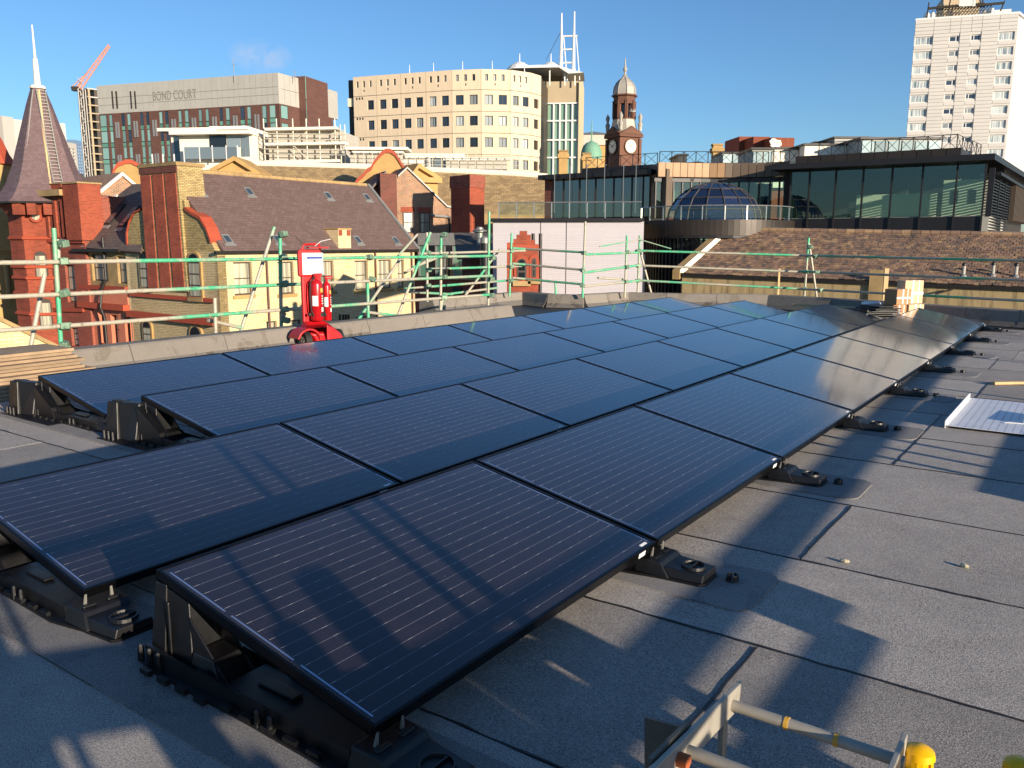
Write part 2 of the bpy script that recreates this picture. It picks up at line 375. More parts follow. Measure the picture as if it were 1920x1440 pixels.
# felt sheets: strips across the rows, butt joints staggered
rows_y = [-7.6, -6.6, -5.6, -4.6, -3.6, -2.6, -1.6, -.65, .30, 1.26, 2.13, 3.05, 4.04, 4.93, 5.9, 6.9, 7.9, 8.9, 9.9, 10.9, 11.9, 12.9, 13.9]
def inside(pt):
    n = len(outl); c = False; x, y = pt
    for i in range(n):
        a, b = outl[i], outl[i-1]
        if (a.y > y) != (b.y > y) and x < (b.x-a.x)*(y-a.y)/(b.y-a.y)+a.x: c = not c
    return c
for k in range(len(rows_y)-1):
    y0, y1 = rows_y[k], rows_y[k+1]
    cuts = [-9.3, -6.92] if y0 > 9.5 else [-6.92]
    x = cuts[-1]
    off = {8: .58, 9: 3.0, 10: .46, 11: 3.4, 12: .47, 13: .47, 7: .75, 15: .6, 17: .5}.get(k)
    c2 = ([off-5.0] if off else [-6.92+random.uniform(1.5, 4.5)])
    while c2[-1] < 8.4: c2.append(c2[-1]+5.0+random.uniform(-.0, .0))
    cuts += c2
    for a, b in zip(cuts, cuts[1:]):
        if b-a < .3: continue
        if not (inside(RW((a+b)/2, (y0+y1)/2)[:2]) and inside(RW(a+.05, y1-.1)[:2]) and inside(RW(a+.05, y0+.1)[:2]) and inside(RW(b-.05, (y0+y1)/2)[:2])): continue
        m = MB(); n = max(2, int((b-a)/.12)); g = .004
        top = [(a+(b-a)*i/n, y0+g+random.uniform(-.006, .006)) for i in range(n+1)]
        up = [(a+(b-a)*i/n, y1-g+random.uniform(-.006, .006)) for i in range(n+1)]
        j = random.uniform(.003, .006)
        top[0] = (a+g, top[0][1]); up[0] = (a+g+random.uniform(-.01, .01), up[0][1]); top[-1] = (b-g, top[-1][1]); up[-1] = (b-g, up[-1][1])
        pts = top+up[::-1]
        ox, oy = (a+b)/2, (y0+y1)/2
        m.prism([(p[0]-ox, p[1]-oy) for p in pts], -.006, j, 'z')
        m.build('felt_sheet', M['felt'], roof, RW(ox, oy, 0), YAW)
# bitumen squeezed out along the laps
def seam(p0, p1, w0=.002, wv=.005):
    d = p1-p0; n = max(3, int(d.length/.07)); u = d.normalized(); o = Vector((-u.y, u.x, 0)); m = MB(); vs = []
    for i in range(n+1):
        q = d*i/n; a = w0+random.random()**2*wv; b = w0*.6+random.random()**2*wv; j = random.uniform(-.004, .004)
        vs += [q+o*(a+j), q-o*(b-j)]
    vt = [v+Vector((0, 0, .0068)) for v in vs]; k = len(vs)
    fs = [(2*i, 2*i+1, 2*i+3, 2*i+2) for i in range(n)]
    m.add(vt, fs); m.add([v+Vector((0, 0, .002))+o*.002 for v in vs[0::2]]+vt[0::2], [(i, i+1, i+n+2, i+n+1) for i in range(n)]); m.add([v+Vector((0, 0, .002))-o*.002 for v in vs[1::2]]+vt[1::2], [(i, i+n+1, i+n+2, i+1) for i in range(n)])
    m.build('seam', M['bitumen'], roof, p0)
for y in rows_y[6:-1]:
    x1 = 8.5
    while x1 > 0 and not inside(RW(x1, y)[:2]): x1 -= .4
    x0 = -6.85
    xs_ = [x0, x0+(x1-x0)*.33, x0+(x1-x0)*.62, x1]
    for a, b in zip(xs_, xs_[1:]): seam(RW(a, y), RW(b, y))
for k, x in ((8, .58), (10, .46), (12, .47), (13, .47), (15, .6), (17, .5), (9, 3.0), (11, 3.4)): seam(RW(x, rows_y[k]+.02), RW(x, rows_y[k+1]-.02), .003, .005)
# dark repair pads under every mount
def round_rect(hx, hy, r=.07, n=4):
    out = []
    for cx, cy, a0 in ((hx-r, hy-r, 0), (-hx+r, hy-r, 90), (-hx+r, -hy+r, 180), (hx-r, -hy+r, 270)):
        for i in range(n+1):
            t = R(a0+90*i/n); out.append((cx+r*math.cos(t), cy+r*math.sin(t)))
    return out
pad_me = MB().prism(round_rect(.95, .215), 0, .006, 'z').mesh('felt_pad', M['felt_dark'])
# ------------------------------------------------------------------ solar panels
PIT, PW, PL, Z0, TILT, RD = 1.672, .992, 1.650, .13, R(11.405), 1.4528
m = MB(); fw, fh = .011, .035
m.box(0, PL, 0, fw, -fh, 0); m.box(0, PL, PW-fw, PW, -fh, 0); m.box(0, fw, fw, PW-fw, -fh, 0); m.box(PL-fw, PL, fw, PW-fw, -fh, 0)
frame_me = m.mesh('frame', M['alu_black'], bevel=.0015)
cell_me = MB().box(fw, PL-fw, fw, PW-fw, -.010, -.0025).mesh('cell_sheet', M['cells'])
m = MB()
rib_me = [MB().box(0, .006, 0, L_, 0, .0007).mesh('ribbon', M['ribbon']) for L_ in (.285, .128)]
tag_me = MB().box(0, .05, 0, .012, 0, .0012).mesh('serial_label', M['white'])
tl_me = MB().box(0, .055, -.0015, 0, 0, .02).mesh('frame_label', M['white'])
XR = Vector((math.cos(YAW), math.sin(YAW), 0)); YR = Vector((-math.sin(YAW), math.cos(YAW), 0))
PX = YR; PY = (-XR*math.cos(TILT)+Vector((0, 0, math.sin(TILT)))); PZ = PX.cross(PY)
row_words = ['front row', 'second row', 'third row', 'back row by the parapet']
row_n = [8, 8, 7, 7]; row_s = [0, 0, 1, 1]
def panel(k, j):
    o = empty('solar_panel', (0, 0, 0))
    p = RW(-k*RD, (row_s[k]+j)*PIT+.011, Z0)
    o.matrix_world = Matrix(((PX.x, PY.x, PZ.x, p.x), (PX.y, PY.y, PZ.y, p.y), (PX.z, PY.z, PZ.z, p.z), (0, 0, 0, 1)))
    n = ord_[j]+' from the near end' if j < row_n[k]-1 else 'last at the far end'
    tag(o, 'black framed solar panel, %s, in the %s' % (n, row_words[k]), 'solar panel', 'solar panels in four tilted rows')
    inst('frame', frame_me, o); inst('cell_sheet', cell_me, o)
    for q in range(3): inst('ribbon', rib_me[0], o, (.022, .035+q*.316, -.0024))
    inst('ribbon', rib_me[1], o, (1.622, .03, -.0024)); inst('ribbon', rib_me[1], o, (1.622, .83, -.0024))
    for q in range(2): inst('ribbon', rib_me[0], o, (1.622, .193+q*.316, -.0024))
    inst('serial_label', tag_me, o, (1.555, .02, -.0024)); inst('frame_label', tl_me, o, (1.50, 0, -.03))
for k in range(4):
    for j in range(row_n[k]): panel(k, j)
# ------------------------------------------------------------------ plastic mounts under the panel joints
HT = Z0+PW*math.sin(TILT)-.04
def mount_meshes():
    b = MB()
    # flange plate with a waist, raised gutter walls
    outl_ = [(-1.05,-.09),(-.95,-.115),(-.62,-.12),(-.45,-.12),(-.10,-.13),(.06,-.10),(.225,-.085),(.245,-.06),(.245,.06),(.225,.085),(.06,.10),(-.10,.13),(-.45,.12),(-.62,.12),(-.95,.115),(-1.05,.09)]
    b.prism(outl_, .006, .016, 'z')
    for s in (-1, 1):
        pts = [(-1.0,.085),(-.72,.09),(-.5,.09),(-.05,.09)]
        for (x0, w0), (x1, w1) in zip(pts, pts[1:]):
            b.hexa(((x0, s*w0-.006, .012), (x1, s*w1-.006, .012), (x1, s*w1+.006, .012), (x0, s*w0+.006, .012)),
                   ((x0, s*w0-.006, .075), (x1, s*w1-.006, .065), (x1, s*w1+.006, .065), (x0, s*w0+.006, .075)))
        for q in range(3):                           # locating pegs
            b.lathe([(.012, 0), (.010, .05), (.006, .056)], 7, (-1.02+q*.05, s*.095, .014))
        for q in range(9):
            b.box(-.95+q*.095, -.90+q*.095, s*(.135 if q < 4 else .115)-.008, s*(.135 if q < 4 else .115)+.008, .014, .030)
        for q in range(2):
            b.lathe([(.011, 0), (.009, .045), (.005, .052)], 7, (-.40+q*.055, s*.115, .014))
    t = MB()
    def frus(x0, x1, w0, w1, z0, z1, dx0=0, dx1=0):
        t.hexa(((x0, -w0, z0), (x1, -w0, z0), (x1, w0, z0), (x0, w0, z0)), ((x0+dx0, -w1, z1), (x1+dx1, -w1, z1), (x1+dx1, w1, z1), (x0+dx0, w1, z1)))
    frus(-1.00, -.92, .075, .05, .016, HT-.005, .02, .0)        # tall back tower, tapering up
    frus(-.92, -.78, .065, .045, .016, HT-.02, 0, -.03)
    frus(-.78, -.62, .08, .06, .016, .10, 0, -.06)
    for s in (-1, 1):
        t.box(-.90, -.888, s*.064-.004, s*.064+.004, .03, HT-.05)
        t.prism([(-.78, .02), (-.60, .02), (-.80, HT-.08)], s*.05-.004, s*.05+.004)
    for q in range(4): t.box(-.985+q*.014, -.978+q*.014, -.045, -.02, HT-.006, HT+.006)
    g = MB()                                          # long ballast bridge under the panel
    g.hexa(((-.62, -.095, .016), (-.05, -.095, .016), (-.05, .095, .016), (-.62, .095, .016)), ((-.60, -.075, .06), (-.05, -.08, .055), (-.05, .08, .055), (-.60, .075, .06)))
    g.box(-.52, -.36, -.02, .02, .06, .066)
    f = MB()                                          # front foot with its round socket
    f.hexa(((-.05, -.105, .016), (.10, -.10, .016), (.10, .10, .016), (-.05, .105, .016)), ((-.05, -.09, .075), (.055, -.085, .07), (.055, .085, .07), (-.05, .09, .075)))
    f.hexa(((.10, -.09, .016), (.235, -.075, .016), (.235, .075, .016), (.10, .09, .016)), ((.065, -.08, .055), (.235, -.065, .048), (.235, .065, .048), (.065, .08, .055)))
    f.box(.012, .03, -.07, -.02, .07, .078); f.box(.012, .03, .02, .07, .07, .078)
    r = MB()
    n = 20; c = (.165, 0)
    for i in range(n):
        a, b2 = 2*math.pi*i/n, 2*math.pi*(i+1)/n
        P = lambda rr, q, z: (c[0]+rr*math.cos(q), c[1]+rr*math.sin(q), z)
        r.hexa((P(.04, a, .048), P(.051, a, .048), P(.051, b2, .048), P(.04, b2, .048)), (P(.043, a, .061), P(.049, a, .061), P(.049, b2, .061), P(.043, b2, .061)))
    r.box(.163, .169, -.04, .04, .053, .060)
    ks = []                                           # bright steel clips holding the frame
    for s in (-1, 1):
        k = MB(); ks.append(k); k.hexa(((-.005, s*.05-.006, .07), (.004, s*.05-.006, .07), (.004, s*.05+.006, .07), (-.005, s*.05+.006, .07)), ((.004, s*.047-.004, .112), (.006, s*.047-.004, .112), (.006, s*.047+.004, .112), (.004, s*.047+.004, .112)))
    return [('base', b.mesh('base', M['plastic'])), ('tower', t.mesh('tower', M['plastic'], bevel=.004)), ('ballast_bridge', g.mesh('ballast_bridge', M['plastic'], bevel=.003)),
            ('front_foot', f.mesh('front_foot', M['plastic'], bevel=.004)), ('socket_ring', r.mesh('socket_ring', M['plastic'])), ('clip', ks[0].mesh('clip', M['galv'])), ('clip', ks[1].mesh('clip', M['galv']))]
mounts = mount_meshes()
m = MB()
for i in range(4):
    for q in range(4):
        a = R(90*i+q*17); b2 = R(90*i+(q+1)*17)
        P = lambda rr, t, z: (rr*math.cos(t), rr*math.sin(t), z)
        m.hexa((P(.019, a, .004), P(.025, a, .004), P(.025, b2, .004), P(.019, b2, .004)), (P(.018, a, .03), P(.022, a, .03), P(.022, b2, .03), P(.018, b2, .03)))
m.lathe([(.028, .004), (.026, .009)], 18)
ring_me = m.mesh('ring_cap', M['plastic'])
for k in range(4):
    for j in range(row_n[k]+1):
        y = (row_s[k]+j)*PIT; x = -k*RD
        where = 'at the near end of' if j == 0 else ('at the far end of' if j == row_n[k] else 'under the %s joint of' % ord_[j-1])
        o = empty('panel_mount', RW(x, y+(.06 if j == 0 else 0), .004), YAW, 'black plastic panel mount %s the %s' % (where, row_words[k].split(',')[0]), 'mount', 'plastic mounts under the panels')
        for nm, me in mounts: inst(nm, me, o)
        if j == 0 and k > 1:                          # taller wind shoe outboard of the high corner
            MB().hexa(((-1.26, -.17, .012), (-1.10, -.17, .012), (-1.10, -.02, .012), (-1.26, -.02, .012)), ((-1.23, -.15, .27), (-1.13, -.14, .27), (-1.13, -.04, .27), (-1.23, -.04, .27))).hexa(((-1.10, -.15, .012), (-.95, -.13, .012), (-.95, -.02, .012), (-1.10, -.02, .012)), ((-1.12, -.13, .268), (-.97, -.07, .268), (-.97, -.02, .268), (-1.12, -.03, .268))).build('wind_shoe', M['plastic'], o, bevel=.006)
            MB().prism([(-.95, .012), (-.66, .012), (-.70, .10), (-.95, .25)], -.10, -.05).build('shoe_web', M['plastic'], o)
            m = MB()
            for q in range(4): m.box(-1.20+q*.017, -1.192+q*.017, -.13, -.09, .268, .278)
            for q in range(3): m.lathe([(.012, 0), (.010, .055), (.006, .06)], 7, (-1.24+q*.055, -.185, .012))
            m.box(-1.28, -.5, -.22, -.10, .004, .014); tag(m.build('shoe_ribs', M['plastic'], o), kind='stuff')
        pd = inst('felt_pad', pad_me, roof, RW(x-.44 if k else x-.49, y+.01, .0045+.0005*k), (0, 0, YAW))
        if k == 0 and j > 0:
            c = inst('ring_cap', ring_me, None, RW(x+.305+random.uniform(-.01, .01), y+.055, .008), (0, 0, YAW+random.uniform(-.5, .5)))
            tag(c, 'small black slotted ring on the felt beside the front row mount, %s from the camera' % ord_[j-1], 'ring', 'slotted rings on the felt')
# ------------------------------------------------------------------ parapets
def parapet(name, label, pts, side, seg=1.0, h=HP):
    # pts: inner top edge; side = +1 when the outside lies to the left of the walk
    L = [Vector((p.x, p.y, 0)) for p in pts]
    root = empty(name, L[0], 0, label, 'parapet')
    for ia, (a, b) in enumerate(zip(L, L[1:])):
        d = b-a; ln = d.length; u = d.normalized(); o = Vector((-u.y, u.x, 0))*side
        n = max(1, round(ln/seg)); rz = math.atan2(u.y, u.x)
        for i in range(n):
            s0, s1 = ln*i/n, ln*(i+1)/n
            g = .004; hh = h+random.uniform(-.006, .004); t = random.uniform(-.006, .006)
            prof = [(-.07+t, .075), (0, hh-.02), (.02, hh), (.33, hh-.012), (.35, hh-.12), (.35, -.4), (0, -.4)]
            q = MB().prism([(p[0]*side, p[1]) for p in prof], s0+g, s1-g, 'x')
            q.build('felt_section', M['felt_wall'], root, a-L[0], rz)
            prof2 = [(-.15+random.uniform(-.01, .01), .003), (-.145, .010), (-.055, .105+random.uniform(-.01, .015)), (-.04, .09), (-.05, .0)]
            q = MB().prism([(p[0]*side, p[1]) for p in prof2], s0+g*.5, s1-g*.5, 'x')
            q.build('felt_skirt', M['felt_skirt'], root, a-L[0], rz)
    return root
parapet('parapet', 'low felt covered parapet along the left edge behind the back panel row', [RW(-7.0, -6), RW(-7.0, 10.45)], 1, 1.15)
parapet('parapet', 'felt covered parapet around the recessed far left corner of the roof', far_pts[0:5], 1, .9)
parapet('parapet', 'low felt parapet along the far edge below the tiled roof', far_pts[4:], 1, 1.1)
# ------------------------------------------------------------------ scaffold guard rails
def tube_obj(root, a, b, r=.0242, mat=None, base=None):
    a, b = Vector(a), Vector(b); c = (a+b)/2
    q = MB().tube(a-c, b-c, r, 10); return q.build('tube', mat or M['tube'], root, c-Vector(root.location), smooth=True)
coup_me = MB().box(-.045, .045, -.04, .04, -.035, .035).tube((-.05, 0, .03), (.06, 0, .03), .014, 6).tube((0, -.06, -.02), (0, .05, -.02), .014, 6).mesh('coupler', M['coupler'], bevel=.012)
def coupler(root, p): inst('coupler', coup_me, root, Vector(p)-Vector(root.location), (random.uniform(-.3, .3), random.uniform(-.3, .3), random.uniform(0, 3)))
def run(label, pl, tubes, coups, offs=None):
    root = empty('scaffold_guardrail', pl.w(0, 0, 0), 0, label, 'scaffold', 'scaffold guard rails round the roof')
    for i, t in enumerate(tubes):
        o = t[4] if len(t) > 4 else 0.0
        s0, z0 = pl.sz(t[0], t[1]); s1, z1 = pl.sz(t[2], t[3])
        tube_obj(root, pl.w(s0, o, z0), pl.w(s1, o, z1), t[5] if len(t) > 5 else .0242)
    for x, y in coups:
        s, z = pl.sz(x, y); coupler(root, pl.w(s, -.03, z))
    return root
a, b = RW(-7.55, -3), RW(-7.55, 12); SL = Plane((a.x, a.y), (b.x, b.y))
run('green and grey scaffold guard rail running along the left parapet', SL,
    [(-60,495,925,480), (-60,561,922,517), (-60,626,925,552), (105,429,120,668,.05), (117,450,118,487,.1), (105,517,76,672,.25), (529,436,532,628,.05), (541,426,478,625,.3),
     (831,442,830,594,.05), (828,436,765,600,.25), (787,483,705,605,.4), (921,397,919,588,.05), (693,526,695,606,.05), (407,560,409,634,.05), (408,603,470,617,.2),
     (543,588,537,606,.1), (838,563,834,586,.1), (705,587,765,594,.2), (100,664,150,660,.3)],
    [(116,491),(118,551),(120,613),(116,458),(530,483),(531,533),(531,581),(529,440),(831,480),(830,520),(830,558),(921,483),(920,523),(919,554),(830,440),(690,483),(695,524),(118,648),(534,601)])
p0, p1 = at(800, 454, 15.4), at(1000, 454, 18.4); SB = Plane((p0.x, p0.y), (p1.x, p1.y))
run('tangle of green scaffold tubes outside the recessed far left corner', SB,
    [(800,436,801,566), (785,476,985,470), (812,505,985,499,.1), (767,542,985,524,.1), (776,548,870,553,.3), (869,553,960,541,.4), (959,437,955,556), (955,468,890,556,.25), (805,440,770,480,.3), (800,503,860,478,.35), (785,513,835,485,.35),
     (960,465,998,468), (960,494,998,497), (960,521,998,524)],
    [(800,452),(801,474),(801,506),(957,470),(956,500),(955,526),(801,536)])
p0, p1 = at(975, 454, 18.2), at(1095, 454, 17.2); SC1 = Plane((p0.x, p0.y), (p1.x, p1.y))
p0, p1 = at(1095, 454, 17.2), at(1190, 454, 18.1); SC2 = Plane((p0.x, p0.y), (p1.x, p1.y))
run('short scaffold guard rail in front of the purple clad wall, left half', SC1, [(975,466,1094,473), (960,494,1094,506), (960,521,1094,533), (1097,415,1092,558), (1041,530,1042,556)], [(1096,474),(1094,507),(1093,535)])
run('short scaffold guard rail in front of the purple clad wall, right half', SC2, [(1095,477,1196,473), (1095,511,1196,497), (1095,537,1196,526), (1175,441,1171,558), (1127,521,1175,524,.1), (1117,462,1192,449,-.1,.012)], [(1175,472),(1173,500),(1172,528)])
p0, p1 = at(1190, 454, 18.3), at(1500, 454, 17.7); SD = Plane((p0.x, p0.y), (p1.x, p1.y))
p0, p1 = at(1500, 454, 17.7), at(1920, 454, 13.9); SE_ = Plane((p0.x, p0.y), (p1.x, p1.y))
run('scaffold guard rail along the far edge in front of the stone wall', SD, [(1199,441,1195,558), (1190,469.5,1506,478), (1190,497,1506,509), (1190,525,1506,541), (1200,472,1222,556,.2), (1200,449,1258,466,-.05,.012), (1516,445,1507,566), (1520,456,1536,570,.2)],
    [(1198,470),(1197,498),(1196,526),(1514,478),(1511,509),(1508,541),(1519,462)])
run('long scaffold guard rail leaving the picture at the right', SE_, [(1500,478,1990,489), (1500,508,1990,527), (1500,541,1990,566)], [(1530,480),(1534,510),(1540,543)])
# ------------------------------------------------------------------ things lying on the roof
def perforated():
    m, nt, b = newmat('perforated_sheet'); v = objco(nt); s = nt.nodes.new('ShaderNodeSeparateXYZ'); nt.links.new(v, s.inputs[0])
    fx = math_(nt, 'SUBTRACT', math_(nt, 'FRACT', math_(nt, 'DIVIDE', s.outputs[0], .05)), .5)
    fy = math_(nt, 'SUBTRACT', math_(nt, 'FRACT', math_(nt, 'DIVIDE', s.outputs[1], .05)), .5)
    d = math_(nt, 'ADD', math_(nt, 'MULTIPLY', fx, fx), math_(nt, 'MULTIPLY', fy, fy))
    n = noise(nt, 4, 4, .6, v)
    c = mixcol(nt, math_(nt, 'LESS_THAN', d, .020), mixcol(nt, n, rgb('c9ccd4'), rgb('eceef2')), rgb('1c1f2a'))
    nt.links.new(c, b.inputs['Base Color']); b.inputs['Roughness'].default_value = .45; b.inputs['Metallic'].default_value = .15
    return m
M['perf'] = perforated()
tr = empty('perforated_tray', RW(.57, 5.38, .006), YAW, 'white perforated metal tray lying on the felt at the right', 'tray')
MB().box(0, 1.1, 0, 1.36, .018, .022).build('sheet', M['perf'], tr)
MB().box(-.006, 0, 0, 1.36, .0, .062).box(1.1, 1.106, 0, 1.36, 0, .062).build('lip', M['white'], tr)
MB().box(0, .02, .02, 1.34, 0, .018).box(1.08, 1.1, .02, 1.34, 0, .018).build('runner', M['galv'], tr)
sc = MB(); q = [(0, 0), (.26, .42), (.34, .40), (.10, -.02)]
sc.prism([(0, 0), (.12, .05), (.30, .50), (.20, .52)], 0, .004, 'z'); sc.prism([(.115, .003), (.125, .003), (.125, .05), (.115, .05)], .05, .48)
o = sc.build('metal_offcut', M['white'], None, RW(.92, 5.72, .03), YAW-.1); tag(o, 'bent white metal offcut lying on the perforated tray', 'offcut')
p0, p1 = RW(.65, 7.76, .012), RW(1.55, 8.55, .012)
o = MB().box(0, (p1-p0).length, -.025, .025, 0, .025).build('timber_batten', M['wood'], None, p0, math.atan2((p1-p0).y, (p1-p0).x)); tag(o, 'thin pale timber batten lying on the felt at the right', 'batten')
for x, y, lb in ((.63, 2.208, 'pale chip of stone on the felt right of the front panel row'), (1.057, 2.451, 'pale chip of stone lying alone near the right edge'), (-2.05, -.33, 'rounded cream pebble beside the near mount of the second row')):
    mb = MB().lathe([(.004, 0), (.013, .004), (.016, .010), (.011, .017), (.003, .02)], 7, (0, 0, 0), random.random())
    o = mb.build('stone_chip', M['pebble'], None, RW(x, y, .005), random.random()*3); o.scale = (1.4, .8, .8); tag(o, lb, 'stone', 'stone chips on the felt')
# ladder in the near right corner: flat bar stiles, round rungs, angle bracket
sd = ray(1969, 709); sd = Vector((sd.x, sd.y, sd.z)).normalized()          # pointing away and slightly down
LT = atz(1380, 1280, .30); RT = atz(1690, 1378, .30); across = (RT-LT)
lad = empty('ladder', (LT.x, LT.y, 0), 0, 'galvanised ladder head with flat stiles in the near right corner', 'ladder')
base = Vector((LT.x, LT.y, 0)); up = Vector((0, 0, 1)); sw = across.normalized()
def bar_obj(name, A, d, ln, hgt, th, mat, side):
    a = A-base; b = a-d*ln; nrm = side*th; m = MB()
    dn = (up-d*up.dot(d)).normalized()*hgt
    m.hexa((a-dn, a-dn+nrm, b-dn+nrm, b-dn), (a+d*.02, a+nrm+d*.02, b+nrm, b))
    return m.build(name, mat, lad, bevel=.002)
bar_obj('stile', LT, sd, 1.7, .066, .012, M['galv_warm'], sw); bar_obj('stile', RT, sd, 1.7, .066, .012, M['galv_warm'], sw)
for i, s in enumerate((.055, .345, .635, .925, 1.215)):
    a = LT-base-sd*s-up*.035+sw*.005; b = RT-base-sd*s-up*.035+sw*.018
    MB().tube(a, b, .0135, 14).build('rung', M['galv_warm'], lad, smooth=True)
lv = Vector((-sw.x, -sw.y, 0)).normalized()
A = LT-base-sd*.30
m = MB()
p_ = [A+up*.01-sd*.00, A+up*.005-sd*.20, A-sd*.20-up*.30, A-sd*.02-up*.30]
m.hexa([q+lv*.004 for q in p_], [q+lv*.012 for q in p_])
p_ = [A+lv*.012-up*.01, A+lv*.11-up*.02, A+lv*.10-up*.30, A+lv*.012-up*.30]
m.hexa(p_, [q+sd*.01 for q in p_]); m.build('angle_bracket', plain('dark_galvanised_bracket', '6d6a60', .55, .35, .25, 20), lad)
m = MB(); bp = A-sd*.10-up*.03
m.tube(bp+sw*.0, bp+sw*.035, .016, 6); m.build('bolt', plain('rusty_bolt', 'a2552c', .8, 0, .25, 30), lad)
for s in (.13, .24):
    a = LT-base-sd*.055-up*.035+sw*(.012+s*1.0)
    MB().tube(a-sw*.005, a+sw*.005, .0152, 12).build('tape_wrap', plain('masking_tape', 'd9a83f', .7), lad)
for A_, ds, rr in ((LT, 1.55, .02), (RT, 1.55, .02), (RT, .10, .011), (LT, .10, .011)):
    q = A_-base-sd*ds-up*.06+sw*.006; MB().tube(q, Vector((q.x, q.y, .006)), rr, 10).build('support_foot', M['galv'], lad)
def cap(label, px, py, z, rz):
    c = atz(px, py, z); root = empty('yellow_cap', (c.x, c.y, 0.005), rz, label, 'cap', 'yellow plastic covers by the ladder')
    m = MB(); n = 14; P = lambda rr, t, zz: (rr*math.cos(t), rr*math.sin(t), zz)
    for i in range(n):
        a, b = R(-140)+R(280)*i/n, R(-140)+R(280)*(i+1)/n
        m.hexa((P(.030, a, .0), P(.036, a, .0), P(.036, b, .0), P(.030, b, .0)), (P(.027, a, z-.01), P(.033, a, z-.01), P(.033, b, z-.01), P(.027, b, z-.01)))
    m.build('shell', M['yellow'], root, smooth=True)
    m = MB(); m.lathe([(.033, z-.01), (.030, z+.004), (.018, z+.012), (.002, z+.014)], 16); m.build('top', M['yellow'], root, smooth=True)
cap('yellow plastic cover standing beside the right stile of the ladder', 1725, 1412, .26, 2.4)
cap('yellow plastic cover at the very right edge below the ladder', 1913, 1437, .24, 2.0)
# fire point trolley with two extinguishers
FD = 10.55; fb = at(597, 600, FD); fx = Vector((fb.x, fb.y, 0)); K = FD/F
frz = math.atan2(fb.x, fb.y)*-1
fp = empty('fire_point_trolley', fx, frz+R(28), 'red wheeled fire point trolley carrying two extinguishers', 'trolley')
# local x right, y away, z up
m = MB()
def shell(sec):   # sections: (z, x0, x1, y0, y1)
    for (za, a0, a1, b0, b1), (zb, c0, c1, d0, d1) in zip(sec, sec[1:]):
        m.hexa(((a0,b0,za),(a1,b0,za),(a1,b1,za),(a0,b1,za)), ((c0,d0,zb),(c1,d0,zb),(c1,d1,zb),(c0,d1,zb)))
shell([(.03,-.12,.30,-.18,.16),(.10,-.13,.295,-.17,.16),(.18,-.15,.27,-.12,.16),(.25,-.19,.22,-.08,.16),(.31,-.18,.16,-.03,.16),(.36,-.14,.11,.03,.16)])
m.build('wheel_base', M['red'], fp, bevel=.03, smooth=True)
ag = [(-.215+.17*math.cos(R(t))*1.0, .125+.17*math.sin(R(t))) for t in range(165, 15, -15)]; ag2 = [(-.215+.145*math.cos(R(t)), .125+.145*math.sin(R(t))) for t in range(15, 166, 15)]
MB().prism(ag+[(-.03, .04), (-.07, .04)]+ag2, -.17, .10).build('splash_guard', M['red'], fp, bevel=.006)
MB().prism([(.01,.33),(.10,.29),(.20,.21),(.29,.05),(.01,.05)], -.20, -.165).build('front_cowl', M['red'], fp, bevel=.012)
MB().box(-.155, .115, .10, .16, .34, 1.14).build('back_board', M['red'], fp, bevel=.02)
MB().prism([(-.19,.93),(.10,.93),(.12,.96),(.12,1.24),(.09,1.27),(-.17,1.27),(-.20,1.24),(-.20,.96)], .085, .135).build('sign_holder', M['red'], fp, bevel=.012)
nb = MB().box(-.155, .135, .074, .082, .955, 1.225).build('notice_board', M['white'], fp)
MB().box(-.145, .125, .071, .074, 1.15, 1.178).build('notice_band', M['ink'], nb)
MB().box(-.142, -.095, .069, .071, 1.153, 1.175).build('notice_badge', M['white'], nb)
m = MB()
for i, (z, l) in enumerate(((1.205,.09),(1.125,.07),(1.10,.12),(1.078,.10),(1.055,.14),(1.03,.16),(1.01,.08),(.985,.05))): m.box(-.14, -.14+l*1.5, .0715, .074, z, z+.009)
m.box(.03, .10, .0715, .074, 1.195, 1.203); tag(m.build('notice_print', M['greyink'], nb), kind='stuff')
m = MB(); m.tube((-.14,.11,1.26),(-.11,.10,1.33),.014); m.tube((-.11,.10,1.33),(.10,.10,1.335),.014); m.tube((.10,.10,1.335),(.12,.11,1.26),.014); m.build('handle', M['red'], fp, smooth=True)
MB().box(-.10, .17, -.02, .06, 1.285, 1.30).build('cover_flap', M['red'], fp)
MB().path([(.02,.06,1.31),(.10,.05,1.37),(.24,.04,1.40)], .004).build('cable', M['tape'], fp)
MB().path([(-.12,.1,1.33),(-.22,.12,1.44)], .003).build('aerial', M['rubber'], fp)
MB().box(-.12, -.05, .03, .05, .24, .33).build('label', M['white'], fp)
m = MB(); m.tube((-.12,-.012,.455),(-.12,.02,.455),.02); 
for i in range(10):
    a, b = R(180+18*i), R(180+18*(i+1)); c = (.015, .03); P = lambda rr, t, z: (c[0]+rr*math.cos(t), c[1]+rr*math.sin(t), z)
    m.hexa((P(.082,a,.425),P(.09,a,.425),P(.09,b,.425),P(.082,b,.425)), (P(.082,a,.475),P(.09,a,.475),P(.09,b,.475),P(.082,b,.475)))
m.build('strap', M['rubber'], fp)
for x in (-.215, .24):
    wl = MB()
    wl.tube((x-.04,-.03,.125),(x+.04,-.03,.125),.125,26); w_ = wl.build('wheel', M['rubber'], fp, smooth=True)
    MB().tube((x-.047,-.03,.125),(x+.047,-.03,.125),.068,16).build('hub', M['wheelhub'], w_)
    h = MB()
    for i in range(8):
        t = R(45*i); h.tube((x-.05,-.03+.012*math.cos(t),.125+.012*math.sin(t)),(x-.05,-.03+.06*math.cos(t),.125+.06*math.sin(t)),.006,5)
    h.tube((x-.055,-.03,.125),(x-.046,-.03,.125),.014,10); h.build('spoke', M['galv'], w_)
